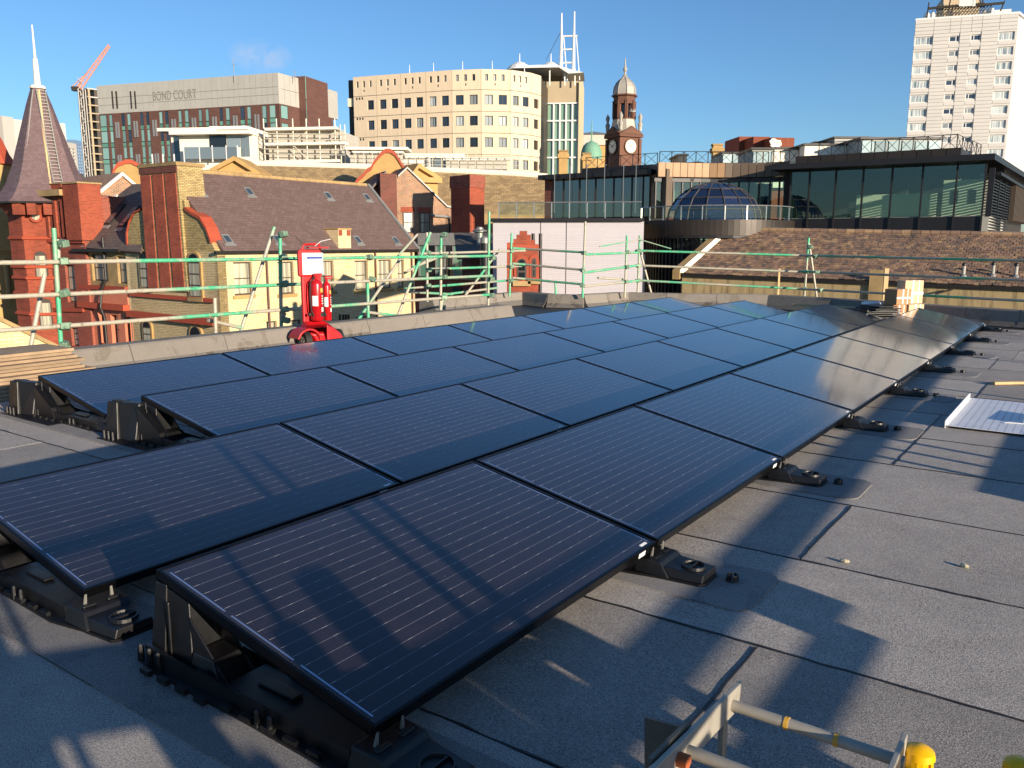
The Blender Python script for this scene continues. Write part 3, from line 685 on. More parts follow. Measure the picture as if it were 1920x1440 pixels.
def extinguisher(label, lx, ly, z0, hgt, r, name_lab):
    c = (Matrix.Translation(fx) @ Matrix.Rotation(frz+R(28), 4, 'Z')) @ Vector((lx, ly, z0))
    e = empty('fire_extinguisher', c, frz+R(28), label, 'fire extinguisher', 'extinguishers on the fire point trolley')
    MB().lathe([(r*.9,0),(r,.015),(r,hgt*.86),(r*.93,hgt*.91),(r*.7,hgt*.955),(r*.35,hgt*.985),(.016,hgt)], 22).build('cylinder', M['redpaint'], e, smooth=True)
    m = MB().lathe([(.018,hgt),(.02,hgt+.03),(.012,hgt+.04)], 10); m.box(-.02,.075,-.01,.01,hgt+.03,hgt+.045); m.box(-.02,.085,-.01,.01,hgt+.055,hgt+.07); m.box(-.022,-.008,-.01,.01,hgt+.03,hgt+.07); m.build('valve', M['red'], e)
    pts = [(-.02,-.01,hgt+.03),(-r*1.15,-.02,hgt*.92),(-r*1.3,-.02,hgt*.6),(-r*1.2,-.03,hgt*.25),(-r*.9,-.05,hgt*.12)]
    MB().path(pts, .009, 8).build('hose', M['rubber'], e, smooth=True)
    def wrap(nm, mat, a0, a1, z0_, z1_):
        q = MB(); n = 8
        for i in range(n):
            a, b = R(a0+(a1-a0)*i/n), R(a0+(a1-a0)*(i+1)/n); P = lambda rr, t, z: (rr*math.sin(t), -rr*math.cos(t), z)
            q.hexa((P(r+.0005,a,z0_),P(r+.0016,a,z0_),P(r+.0016,b,z0_),P(r+.0005,b,z0_)), (P(r+.0005,a,z1_),P(r+.0016,a,z1_),P(r+.0016,b,z1_),P(r+.0005,b,z1_)))
        q.build(nm, mat, e)
    wrap('white_label', M['white'], -70, -15, hgt*.36, hgt*.60); wrap('colour_label', plain('cream_label', 'e0b050', .5), 12, 70, hgt*.68, hgt*.78); wrap('white_label', M['white'], 18, 75, hgt*.22, hgt*.32)
    for i in range(4): wrap('print', M['white'], 25, 60-9*(i % 2), hgt*(.40+.06*i), hgt*(.425+.06*i))
    return e
extinguisher('large red extinguisher with white label strapped to the trolley', -.005, .02, .37, .53, .079, 1)
extinguisher('slimmer red extinguisher on the right side of the trolley', .165, .06, .36, .50, .052, 2)
# timber boards piled on the left parapet
M['old_wood'] = plain('weathered_board', '9c8468', .85, 0, .35, 6, bmp=.3)
bn = ['lowest', 'second', 'third', 'fourth', 'fifth', 'sixth', 'seventh', 'eighth', 'ninth', 'tenth', 'eleventh', 'topmost']
for i in range(12):
    ww = .80-.022*i+random.uniform(-.05, .05); ly = 2.66-.012*i+random.uniform(-.05, .06)
    o = MB().box(-ww/2, ww/2, -2.4, 0, 0, .027).build('timber_board', M['old_wood'], None, RW(-6.58-.018*i+random.uniform(-.02, .02), ly, .006+i*.0305), YAW+random.uniform(-.025, .025), bevel=.002)
    tag(o, bn[i]+(' board from below' if 0 < i < 11 else ' board')+' of the weathered pile at the left edge', 'board', 'weathered boards piled at the left edge')
# boxes and membrane behind the far end of the panels
def box_obj(label, px, py, D, wd, hg, dp, rz, mat, z=None, tape=True, tiltx=0):
    c = at(px, py, D); zz = c.z if z is None else z
    o = empty('cardboard_box', (c.x, c.y, zz), rz, label, 'box', 'cardboard boxes behind the panels'); o.rotation_euler = (tiltx, 0, rz)
    MB().box(-wd/2, wd/2, -dp/2, dp/2, 0, hg).build('carton', mat, o, bevel=.004)
    if tape:
        t = .0025; m = MB()
        m.box(-wd*.12, -wd*.02, -dp/2-t, dp/2+t, hg*.0+.002, hg+t); m.box(-wd/2-t, wd/2+t, -dp/2-t*1.6, -dp/2+.02, hg*.38, hg*.5)
        m.box(wd*.22, wd*.28, -dp/2-t*1.3, dp/2+t*1.3, .002, hg+t*.6); m.build('tape', M['tape'], o)
    return o
box_obj('brown taped carton at the front of the pile of boxes', 1682, 566, 14.35, .31, .26, .28, .35, M['card'], .315)
box_obj('printed pale carton standing at the back of the box pile', 1704, 566, 14.6, .36, .40, .22, .2, M['card2'], .315)
box_obj('low carton on the right of the box pile', 1706, 575, 14.45, .32, .30, .3, .3, M['card2'], .012)
box_obj('low carton under the front of the box pile', 1676, 575, 14.4, .30, .30, .3, .3, M['card'], .012)
mp = at(1646, 585, 14.25); m = MB()
for i in range(8):
    a = random.uniform(-.3, .3); h = .02+i*.037; l = .40-.025*i+random.uniform(-.08, .08)
    m.hexa([Vector((math.cos(a)*x-math.sin(a)*y, math.sin(a)*x+math.cos(a)*y, h+random.uniform(-.012, .012))) for x, y in ((-l,-.22),(l,-.22),(l,.22),(-l,.22))],
           [Vector((math.cos(a)*x-math.sin(a)*y, math.sin(a)*x+math.cos(a)*y, h+.02+random.uniform(-.01, .012))) for x, y in ((-l,-.22),(l,-.22),(l,.22),(-l,.22))])
o = m.build('membrane_pile', M['membrane'], None, (mp.x, mp.y, 0), .2); tag(o, 'crumpled pile of black membrane beside the cardboard boxes', 'membrane')
a, b = atz(1485, 571, .19), atz(1626, 578, .19)
o = MB().box(0, (b-a).length, 0, .12, 0, .04).build('timber_plank', M['wood'], None, (a.x, a.y, .17), math.atan2((b-a).y, (b-a).x)); tag(o, 'pale plank lying at the far parapet behind the panels', 'plank')
o = MB().box(0, .33, 0, .24, 0, .12).build('white_sack', M['white'], None, Vector((at(1630,572,14.7).x, at(1630,572,14.7).y, .2)), .3, bevel=.04); tag(o, 'white sack on top of the black membrane pile', 'sack')
MB().box(-.25, .35, -.1, .3, 0, .2).build('packing_block', M['membrane'], None, Vector((at(1630,572,14.7).x, at(1630,572,14.7).y, .0)), .3); tag(bpy.data.objects['packing_block'], 'dark packing block under the white sack', 'block')
st = at(1658, 560, 17.6)
o = MB().box(-.045, .045, -.02, .02, 0, height(503, 17.3)).build('timber_post', M['wood'], None, (st.x, st.y, 0)); tag(o, 'upright pale timber post at the far edge behind the boxes', 'post')
st = at(1458, 560, 18.4)
o = MB().box(-.02, .02, -.015, .015, -.4, height(503, 18.4)).build('timber_post', M['wood'], None, (st.x, st.y, 0)); tag(o, 'thin white timber upright in front of the stone wall', 'post')
# guard rail and added shadow casters on the right, outside the picture; their shadows cross the felt and the panels
A = RW(2.6, -6); rr_ = empty('scaffold_guardrail', (A.x, A.y, 0), 0, 'low scaffold rail along the sunny right side, casting bars of shadow', 'scaffold', 'scaffold guard rails round the roof')
tube_obj(rr_, RW(2.6, -5, .425), RW(2.6, 13, .605), .033); tube_obj(rr_, RW(2.64, -.6, .73), RW(2.64, 5.2, .73), .02)
for y, h in ((-4.5, 1.2), (-.15, 1.36), (0.0, 1.28), (3.6, .8), (3.87, .75), (4.15, .8), (6.6, .8), (9.2, .8), (11.9, .8)): tube_obj(rr_, RW(2.66, y, 0), RW(2.66, y, h))
MB().box(-.02, .02, -.62, 0, 1.09, 1.14).build('caster_board', M['wood'], rr_, RW(2.6, -.7, 0)-Vector(rr_.location), YAW)  # unseen board, added to throw a shadow band on the second row
for y in (-1.30, -.72): tube_obj(rr_, RW(2.64, y, 0), RW(2.64, y, 1.16), .016)
o = MB().box(-.03, .03, -.9, .9, 0, .33).build('caster_sheet', M['membrane'], None, RW(2.55, 4.2, .006), YAW, bevel=.004); tag(o, 'unseen dark sheet added at the right hand guard rail to cast shadow', 'sheet')  # unseen sheet, added to cast the shadow near the tray
tbn = empty('caster_bench', RW(2.58, -1.0, 0), YAW, 'unseen low bench added at the right hand guard rail to cast shadow', 'bench')  # unseen bench, added for the dark bar it casts on the felt
MB().box(-.05, .05, -2.2, 2.1, .362, .390).build('top', M['wood'], tbn); MB().box(-.05, .05, -2.2, 1.33, .455, .472).build('shelf', M['wood'], tbn)
for y in (-2.0, -.3, 1.3):
    for x in (-.045, .045): MB().tube((x*4, y, .006), (x*.6, y, .455), .012, 8).build('leg', M['galv'], tbn)
def caster_box(label, y0, y1, z0, z1, name='shadow_caster', mat=None):  # unseen boxes, added and sized for their shadow outlines
    r = empty(name, RW(2.58, (y0+y1)/2, z0), YAW, label, 'box', 'unseen boxes added to cast shadows'); d = (y1-y0)/2
    MB().box(-.04, .04, -d, d, 0, z1-z0).build('body', mat or M['card'], r, bevel=.006); MB().box(-.043, .043, -d*.3, d*.3, (z1-z0)*.97, z1-z0+.005).build('lid_strip', M['tape'], r)
caster_box('small shadow block added at the far end of the bench', .95, 1.29, .392, .452)
caster_box('shallow shadow box added on the bench', .15, .32, .474, .575)
caster_box('shadow box added beside the two scaffold poles', -.20, .05, .474, .60)
caster_box('wide shadow box added in the middle of the bench', -.80, -.22, .474, .66)
caster_box('upright shadow box added on the wide one', -.56, -.43, .662, .95)
caster_box('thin upright shadow box added on the wide one', -.75, -.66, .662, .87)
caster_box('narrow shadow box added on the one by the poles', .0, .05, .602, .90)
caster_box('long flat shadow box added at the near end of the bench', -3.1, -.89, .474, .62)
caster_box('upright shadow box added near the near end of the bench', -1.10, -.95, .622, .78)
caster_box('tall shadow box added on the long flat one', -2.6, -1.34, .622, 1.06)
# ------------------------------------------------------------------ ground far below
M['ground'] = plain('street_asphalt', '4b4a49', .9, 0, .3, .05)
g = MB().box(-2500, 2500, -2500, 2500, -17.5, -17).build('ground', M['ground']); tag(g, 'streets and yards far below the roofs', None, None, 'structure')
GZ = -17.0
# ------------------------------------------------------------------ building materials
M['cream_brick'] = brick('cream_glazed_brick', 'f2dcae', 'e6cc98', 'b09a6e', .225, .075, .009, '6b5a3a', .25)
M['old_yellow'] = brick('sooty_yellow_brick', 'cdb47a', 'a8925e', '75664a', .225, .075, .012, '3a3022', .45, sscale=.8)
M['red_brick'] = brick('red_brick', 'a8432a', '8d3420', '8d7a68', .225, .075, .010, '2e1a14', .5, sscale=.6)
M['bright_red'] = brick('bright_terracotta_brick', 'ac4c32', '933c26', '8f5e44', .225, .075, .009, '3a1c14', .5, sscale=.6)
M['brown_brick'] = brick('brown_brick', 'a05c3c', '5e3022', 'c0aa8c', .225, .075, .018, '241610', .35, sscale=.8)
M['dark_brick'] = brick('dark_red_brick', '7d3a2a', '5e2a20', '7a675a', .225, .075, .010, '1c1210', .35)
M['red_panel'] = brick('weathered_red_panel', 'b5573c', '9c4630', '7d5a48', .225, .075, .008, '3a1c14', .45, sscale=1.2)
M['stone'] = plain('ochre_sandstone', 'b5935c', .85, 0, .25, 1.6, bmp=.3)
M['stone_dk'] = plain('weathered_sandstone', 'a58a5e', .9, 0, .4, 1.4, bmp=.4)
M['stone_wall'] = brick('rubble_stone_wall', 'c4a870', 'b0935c', '8a7450', .62, .30, .012, '241d14', .65, sscale=.9)
def stained(name, c1, c2, st, amt=.75):
    m, nt, b = newmat(name); b.inputs['Roughness'].default_value = .9; v = objco(nt)
    n = noise(nt, 2.2, 7, .65, v); n2 = noise(nt, 1, 5, .7, objco(nt, (3.2, 3.2, .35))); n3 = noise(nt, 14, 5, .7, v)
    c = mixcol(nt, n, rgb(c1), rgb(c2)); c = mixcol(nt, math_(nt, 'MULTIPLY', ramp(nt, n2, .50, .68), amt), c, rgb(st)); c = mixcol(nt, math_(nt, 'MULTIPLY', n3, amt*.45), c, rgb(st))
    nt.links.new(c, b.inputs['Base Color']); bump(nt, b, n3, .4, .02); return m
M['stone_wall'] = stained('stained_ochre_wall', 'a8926a', 'c4ac7c', '352b1e')
M['pink'] = plain('pink_terracotta', 'c9785a', .7, 0, .12, 2, bmp=.1)
M['redstone'] = plain('red_terracotta_trim', 'a3472c', .7, 0, .2, 3, bmp=.2)
M['slate_purple'] = slate('purple_slate', '745e59', '665249', '50413e', .30, .17, '8a7a70', .25)
M['slate_grey'] = slate('grey_brown_slate', '6d6058', '5a4f49', '362f2c', .30, .2)
M['slate_spire'] = brick('spire_slate', '7a6464', '6c5656', '554548', .24, .13, .006, '4a3c3e', .25, .7, .5, .3)
M['stone_slate'] = slate('stone_slate', 'b09468', '8a7250', '4a3c2a', .35, .22, 'd8c08a', .55)
M['frame_dk'] = plain('dark_brown_sash', '4a3f38', .6, 0, .15, 8)
M['frame_wh'] = plain('white_window_frame', 'd8d8d4', .5, 0, .06, 8)
M['lead'] = plain('lead_flashing', '8b8b88', .5, .2, .2, 4)
M['white_paint'] = plain('white_render', 'e4dccb', .7, 0, .06, 1)
M['net'] = curtain('net_curtain_pane', '6b6a60', 'd0c8ac'); M['net_blue'] = curtain('hotel_curtain_pane', '5f7078', 'd5dcd6', 2.2)
M['dark_pane'] = glass('dark_window_pane', '1b2024', .04, .6); M['blue_pane'] = glass('blue_window_pane', '3a4752', .05, .8)
M['dark_metal'] = plain('dark_gutter', '26221f', .5, .2, .2, 8)
M['pipe_br'] = plain('brown_rainwater_pipe', '5a3326', .5, 0, .2, 8)
def rootm(pl): return Matrix.Translation(pl.loc) @ Matrix.Rotation(pl.rz, 4, 'Z')
def bld(name, label, cat, pl, group=None): return empty(name, pl.loc, pl.rz, label, cat, group)
def child_world(o, Mw, Rm, root): o.parent = root; o.matrix_basis = Rm.inverted() @ Mw; return o
class Slope:
    # sloping roof plane: origin O, u along the eaves, v up the slope
    def __init__(s, O, u, v): s.O = Vector(O); s.u = Vector(u).normalized(); v = Vector(v); s.v = (v-s.u*v.dot(s.u)).normalized(); s.n = s.u.cross(s.v)
    def M(s): return Matrix(((s.u.x, s.v.x, s.n.x, s.O.x), (s.u.y, s.v.y, s.n.y, s.O.y), (s.u.z, s.v.z, s.n.z, s.O.z), (0, 0, 0, 1)))
    def uv(s, px, py):
        d = ray(px, py); c = Vector((0, 0, CZ)); t = (s.O-c).dot(s.n)/d.dot(s.n); P = c+d*t-s.O
        return P.dot(s.u), P.dot(s.v)
def poly_on(pl, pts, y0, y1, mb=None): return (mb or MB()).prism([pl.sz(*p) for p in pts], y0, y1)
def strip(pl, p0, p1, hgt, proj, mat, name, root, y0=0.0):
    a, b = pl.sz(*p0), pl.sz(*p1); m = MB()
    m.hexa(((a[0], y0-proj, a[1]-hgt), (b[0], y0-proj, b[1]-hgt), (b[0], y0+.02, b[1]-hgt), (a[0], y0+.02, a[1]-hgt)), ((a[0], y0-proj, a[1]), (b[0], y0-proj, b[1]), (b[0], y0+.02, b[1]), (a[0], y0+.02, a[1])))
    return m.build(name, mat, root)
def sash(root, pl, box, fm='frame_dk', pm='net', sill='stone', y=.14, rows=2, cols=1, holes=None):
    h = pl.rect(*box)
    window(root, h, M[fm], M[pm], y, .07, cols, rows, .05)
    if sill: MB().box(h[0]-.1, h[1]+.1, -.09, .02, h[2]-.16, h[2]-.005).build('sill', M[sill], root)
    return h
# ------------------------------------------------------------------ cream brick building with purple slate roof
CF = plane_px(405, 38, 776, 49); HI = 3.76
ez = height(473, 38); L = CF.L; rm = rootm(CF)
b1 = bld('brick_building', 'cream brick building with long purple slate roof and small roof lights', 'building', CF)
boxes = [(438,492,473,554), (521,491,551,552), (600,489,626,547), (665,489,690,544), (709,487,734,542), (745,487,758,540), (500,603,520,655), (545,600,566,650), (668,594,690,640), (745,590,765,632)]
hs = [CF.rect(*q) for q in boxes]
holes_wall(0, L, GZ, ez, hs, .16, 7.5).build('wall', M['cream_brick'], b1)
for q in boxes: sash(b1, CF, q)
MB().box(-.2, L+.2, -.22, -.08, ez-.10, ez+.04).build('gutter', M['dark_metal'], b1)
for px in (498, 702, 770):
    s = CF.sz(px, 500)[0]; MB().tube((s, -.09, GZ), (s, -.09, ez-.08), .05, 8).build('drainpipe', M['pipe_br'], b1)
for px in (637, 643, 648, 653):
    s, z = CF.sz(px, 597); MB().box(s-.08, s+.08, -.01, .03, z-.2, z+.2).build('vent', M['dark_metal'], b1)
rz_ = 4.74
inw = Vector((-CF.n.x, -CF.n.y, 0)); uu = Vector((CF.u.x, CF.u.y, 0))
O = Vector((CF.A.x, CF.A.y, ez+.02))-inw*.2
sv = inw*(HI+.2)+Vector((0, 0, rz_-ez)); SR = Slope(O, uu, sv); sl_ = sv.length
o = MB().prism([(.25, 0), (L+.15, 0), (L+.15, sl_), (.25, sl_)], -.12, 0, 'z').build('roof', M['slate_purple']); child_world(o, SR.M(), rm, b1)
O2 = Vector((CF.A.x, CF.A.y, ez))+inw*(2*HI+.2)+uu*L; SR2 = Slope(O2, -uu, -inw*(HI+.2)+Vector((0, 0, rz_-ez)))
o = MB().prism([(-.15, 0), (L-.25, 0), (L-.25, sl_), (-.15, sl_)], -.12, 0, 'z').build('roof', M['slate_purple']); child_world(o, SR2.M(), rm, b1)
m = MB()
n = int(L/.45)
for i in range(n): m.tube((.3+(L-.3)*i/n, HI, rz_+.0), (.3+(L-.3)*(i+.96)/n, HI, rz_+.0), .11, 8)
m.build('ridge', M['stone_dk'], b1)
MB().prism([(.02, 0), (.22, 0), (.22, sl_), (.02, sl_)], .0, .10, 'z').build('verge', M['lead'])
child_world(bpy.data.objects['verge'], SR.M() @ Matrix.Translation((L, 0, 0)), rm, b1)
MB().prism([(HI*2, ez), (HI, rz_-.08), (0, ez)], L-.02, L+.06, 'x').build('gable', M['red_brick'], b1)
for px, py in ((373,359), (466,361), (425,450), (614,368), (687,371), (519,450), (670,451), (741,452)):
    a, v = SR.uv(px, py); f = MB(); f.box(-.2, .2, -.28, -.22, 0, .07); f.box(-.2, .2, .22, .28, 0, .07); f.box(-.2, -.15, -.22, .22, 0, .07); f.box(.15, .2, -.22, .22, 0, .07); f.box(-.3, .3, -.42, -.28, .0, .02)
    f = f.build('roof_light', M['lead']); child_world(f, SR.M() @ Matrix.Translation((a, v, 0)), rm, b1)
    MB().box(-.15, .15, -.22, .22, .02, .045).build('pane', M['blue_pane'], f)
a, v = SR.uv(645, 464); base_w = SR.O+SR.u*a+SR.v*v; lc = rm.inverted() @ base_w
ch = MB().box(-.45, .45, -.05, 1.3, -.3, .93).build('chimney', M['cream_brick'], b1, lc); 
MB().box(-.5, .5, -.1, 1.35, .93, .99).build('capping', M['stone'], ch)
for x in (-.42, .16): MB().box(x, x+.26, -.06, -.045, .60, .90).build('red_block', M['bright_red'], ch)
# ------------------------------------------------------------------ shaped gable with the great chimney
Bp = Vector((CF.A.x, CF.A.y)); Ap = Bp+Vector((-CF.n.x, -CF.n.y))*(HI*2)
GP = Plane(Ap, Bp); gm = rootm(GP)
b2 = bld('gable_house', 'sooty yellow brick shaped gable with a huge red panelled chimney', 'building', GP)
gout = [(245,700),(240,462),(239,440),(244,417),(252,402),(265,396),(272,386),(344,376),(347,392),(360,402),(375,410),(387,430),(396,455),(404,480),(412,700)]
pts = [GP.sz(*p) for p in gout]; pts[0] = (pts[0][0], GZ); pts[-1] = (GP.L+.0, GZ); pts[-2] = (GP.L, pts[-2][1])
wins = [(265,472,282,540), (357,476,378,557), (272,603,286,652), (360,613,380,660)]
MB().prism(pts, 0, .45).build('wall', M['old_yellow'], b2)
m = MB()
for (a, b_) in zip(pts[8:13], pts[9:13]):
    m.hexa(((a[0], -.08, a[1]-.05), (b_[0], -.08, b_[1]-.05), (b_[0], .55, b_[1]-.05), (a[0], .55, a[1]-.05)), ((a[0]+.05, -.08, a[1]+.07), (b_[0]+.05, -.08, b_[1]+.07), (b_[0]+.05, .55, b_[1]+.07), (a[0]+.05, .55, a[1]+.07)))
for (a, b_) in zip(pts[1:6], pts[2:7]):
    m.hexa(((a[0]-.12, -.06, a[1]), (b_[0]-.12, -.06, b_[1]), (b_[0]-.12, .5, b_[1]), (a[0]-.12, .5, a[1])), ((a[0], -.06, a[1]+.1), (b_[0], -.06, b_[1]+.1), (b_[0], .5, b_[1]+.1), (a[0], .5, a[1]+.1)))
m.build('coping', M['redstone'], b2)
c0, c1 = GP.sz(273, 420)[0], GP.sz(342, 420)[0]; zt = GP.sz(300, 314)[1]; zb = GP.sz(310, 545)[1]
chm = MB().hexa(((c0-.02, -.12, zb), (c1+.25, -.12, zb), (c1+.25, 1.25, zb), (c0-.02, 1.25, zb)), ((c0, -.12, zt), (c1, -.12, zt), (c1, 1.25, zt), (c0, 1.25, zt))).build('chimney', M['old_yellow'], b2)
MB().box(c0-.08, c1+.08, -.2, 1.33, zt, zt+.16).build('capping', M['stone_dk'], chm)
wd = (c1-c0)
for i in range(3):
    x0 = c0+wd*(.02+.335*i); x1 = x0+wd*.275
    MB().hexa(((x0+.06*i, -.165, zb+.1), (x1+.075*i, -.165, zb+.1), (x1+.075*i, -.11, zb+.1), (x0+.06*i, -.11, zb+.1)), ((x0, -.165, zt-.35), (x1, -.165, zt-.35), (x1, -.11, zt-.35), (x0, -.11, zt-.35))).build('red_panel', M['red_panel'], chm)
MB().box(c0-.02, c1+.02, -.17, -.11, zt-.3, zt-.02).build('corbel_band', M['dark_brick'], chm)
def arch_window(root, pl, box, fm, pm, surround, y=-.03, rows=3):
    a, b, c, d = pl.rect(*box); r = (b-a)/2; cx = (a+b)/2; zc = d-r
    out = lambda e: [(cx-r-e, c-e*.5), (cx+r+e, c-e*.5)]+[(cx+(r+e)*math.cos(R(t)), zc+(r+e)*math.sin(R(t))) for t in range(0, 181, 20)]
    s = MB().prism(out(.10), y-.06, y+.04).build('window', M[surround], root)
    MB().prism(out(-.0), y-.075, y-.055).build('sash', M[fm], s)
    zs = [c+(zc-c)*i/rows for i in range(rows+1)]
    for z0, z1 in zip(zs, zs[1:]): MB().box(a+.06, b-.06, y-.083, y-.072, z0+.04, z1-.03).build('pane', M[pm], s)
    MB().prism([(cx+(r-.06)*math.cos(R(t)), zc+.03+(r-.06)*math.sin(R(t))) for t in range(0, 181, 20)], y-.083, y-.072).build('pane', M['dark_pane'], s)
    MB().box(a-.14, b+.14, y-.14, y+.03, c-.22, c-.05).build('sill', M['stone_dk'], s)
for q in wins: arch_window(b2, GP, q, 'frame_dk', 'net', 'stone')
strip(GP, (246, 549), (404, 561), .18, .14, M['redstone'], 'string_course', b2)
strip(GP, (246, 583), (408, 599), .30, .30, M['redstone'], 'cornice', b2)
# ------------------------------------------------------------------ wing left of the gable, same street line
gl = GP.sz(150, 500)[0]
WP = Plane(GP.A+GP.u*gl, GP.A+GP.u*-.02); wm = rootm(WP)
b3 = bld('slate_wing', 'grey slate roofed wing with pink terracotta windows left of the shaped gable', 'building', WP)
wb = [(172,478,201,528), (220,482,242,533), (161,585,176,642), (186,588,200,645), (210,592,224,648), (236,596,250,650)]
hs = [WP.rect(*q) for q in wb]; ezw = WP.sz(200, 469)[1]
zmid = WP.sz(200, 541)[1]; zcor = WP.sz(200, 573)[1]
holes_wall(0, WP.L, zmid, ezw, hs[:2], .2, 4).build('wall', M['stone_dk'], b3)
MB().box(0, WP.L, -.06, 4, zcor, zmid-.003).build('pink_band', M['pink'], b3)
holes_wall(0, WP.L, GZ, zcor-.003, hs[2:], .3, 4, y=-.03).build('lower_wall', M['pink'], b3)
for q in wb[:2]: sash(b3, WP, q, cols=2, rows=2, sill=None, pm='net')
for q in wb[2:]: sash(b3, WP, q, rows=2, sill=None, pm='net', y=.2)
MB().box(-.05, WP.L, -.18, 0, zmid-.1, zmid+.12).build('sill_course', M['redstone'], b3)
MB().box(-.05, WP.L, -.34, 0, zcor-.2, zcor+.1).build('cornice', M['redstone'], b3)
winw = Vector((-WP.n.x, -WP.n.y, 0)); wu = Vector((WP.u.x, WP.u.y, 0))
SW = Slope(Vector((WP.A.x, WP.A.y, ezw))-winw*.25, wu, winw*3.6+Vector((0, 0, 3.9)))
wp = [SW.uv(*p) for p in ((154,465), (262,474), (300,352), (300,346), (248,346), (213,372))]
o = MB().prism(wp, -.12, 0, 'z').build('roof', M['slate_grey']); child_world(o, SW.M(), wm, b3)
MB().box(-.1, WP.L, -.36, -.2, ezw-.12, ezw+.03).build('gutter', M['dark_metal'], b3)
for px, py in ((216,404), (242,408)):
    a, v = SW.uv(px, py); f = MB().box(-.28, .28, -.75, .75, 0, .07).build('roof_light', M['dark_metal']); child_world(f, SW.M() @ Matrix.Translation((a, v, 0)), wm, b3)
    MB().box(-.2, .2, -.66, .66, .072, .08).build('pane', M['blue_pane'], f); MB().box(-.32, .32, -1.0, -.76, 0, .03).build('flashing', M['lead'], f)
m = MB()
for i in range(14):
    t0, t1 = i/14, (i+1)/14; p0 = (154+(213-154)*t0, 463+(371-463)*t0)
    a, v = SW.uv(*p0); m.box(a-.1, a+.22, v-.05, v+.42, .0, .05)
o = m.build('stepped_flashing', M['white_paint']); child_world(o, SW.M(), wm, b3)
m = MB(); s, z = WP.sz(196, 447); s2, z2 = WP.sz(197, 640)
m.path([(s, -.12, z), (s, -.12, WP.sz(200,525)[1]), (s-.2, -.3, WP.sz(198,545)[1]), (s-.2, -.42, zcor-.1), (s, -.36, zcor-.6), (s, -.3, GZ)], .07, 8)
m.build('soil_pipe', M['dark_metal'], b3)
# ------------------------------------------------------------------ red brick house with three slit windows, and the brown wall beside it
RP = plane_px(84, 46.5, 158, 44.2)
b4 = bld('red_brick_house', 'bright red brick house with three tall slit windows beside the spire', 'building', RP)
slits = [(97,392,103,428), (111,391,118,444), (125,391,132,445)]; low = [(124,498,141,568), (134,616,147,650)]
hs = [RP.rect(*q) for q in slits+low]; zt = RP.sz(110, 369)[1]
holes_wall(0, RP.L, GZ, zt, hs, .35, 5).build('wall', M['red_brick'], b4)
for h in hs[:3]: window(b4, h, M['frame_dk'], M['dark_pane'], .25, .05)
for h in hs[3:]: window(b4, h, M['frame_dk'], M['net'], .15, .07, 1, 3, .05)
for i, px in enumerate((92, 107, 121)):
    s = RP.sz(px, 420)[0]; MB().box(s-.16, s+.10, -.10, .0, RP.sz(px, 446)[1], zt-.2).build('pilaster', M['bright_red'], b4)
s0, s1 = RP.sz(128, 400)[0], RP.sz(157, 400)[0]
MB().box(s0, s1, -.22, 1.0, RP.sz(140, 452)[1], RP.sz(140, 346)[1]).build('corner_stack', M['bright_red'], b4)
MB().box(s0-.06, s1+.06, -.28, 1.06, RP.sz(140, 346)[1], RP.sz(140, 343)[1]).build('stack_cap', M['stone_dk'], b4)
MB().box(-.3, s0-.02, -.4, .6, zt, zt+.32).build('cornice', M['stone_dk'], b4)
s0, s1 = RP.sz(84, 355)[0], RP.sz(107, 355)[0]
MB().box(s0, s1, .2, 1.2, zt+.32, RP.sz(95, 346)[1]).build('chimney', M['bright_red'], b4)
MB().box(s0-.05, s1+.05, .15, 1.25, RP.sz(95, 346)[1], RP.sz(95, 344.5)[1]).build('chimney_cap', M['stone_dk'], b4)
for y in (449, 545, 578): strip(RP, (85, y), (158, y+1), .2, .12, M['redstone'], 'string_course', b4)
BW = plane_px(156, 50.5, 228, 53)
b5 = bld('brown_brick_wall', 'sunlit brown brick side wall above the slate wing', 'wall', BW)
poly_on(BW, [(156,640),(156,372),(207,374),(226,380),(226,640)], 0, 3).build('wall', M['brown_brick'], b5)
strip(BW, (156, 371), (208, 374), .14, .15, M['redstone'], 'eaves_board', b5); strip(BW, (156, 364), (206, 368), .5, .05, M['slate_grey'], 'roof_edge', b5)
BG2 = plane_px(176, 52, 258, 54)
b6 = bld('brick_gable', 'small brown brick gable with white coping behind the slate wing', 'building', BG2)
gp = [(172,420),(178,363),(226,324),(258,352),(258,420)]
poly_on(BG2, gp, 0, 6).build('wall', M['brown_brick'], b6)
for (a, b_) in ((gp[1], gp[2]), (gp[2], gp[3])): strip(BG2, a, b_, .22, .25, M['white_paint'], 'coping', b6)
o = poly_on(BG2, [(160,340),(155,322),(192,322),(193,345),(193,420),(160,420)], 3, 5).build('roof_hut', M['slate_grey'], b6)
# ------------------------------------------------------------------ octagonal slate spire over a red brick turret
SD_ = 48.0; ax = at(90, 382, SD_); zb = ax.z; KS = SD_/F/1.0147
sp_ = empty('spire_turret', (ax.x, ax.y, 0), 0, 'red brick turret with tall octagonal slate spire and white finial pole', 'turret')
zz = lambda y: height(y, SD_)
prof = [(2.80, zz(383)), (2.45, zz(372)), (2.02, zz(350)), (1.62, zz(315)), (1.12, zz(255)), (.66, zz(200)), (.36, zz(168))]
m = MB().lathe(prof, 8, (0, 0, 0), R(32.5)); m.build('spire', M['slate_spire'], sp_)
MB().lathe([(2.85, zz(386)), (2.85, zz(383)), (2.7, zz(382))], 8, (0, 0, 0), R(32.5)).build('eaves', M['dark_metal'], sp_)
MB().lathe([(.42, zz(168)), (.40, zz(163)), (.17, zz(160)), (.13, zz(112)), (.07, zz(111)), (.035, zz(48))], 10).build('finial', M['white_paint'], sp_)
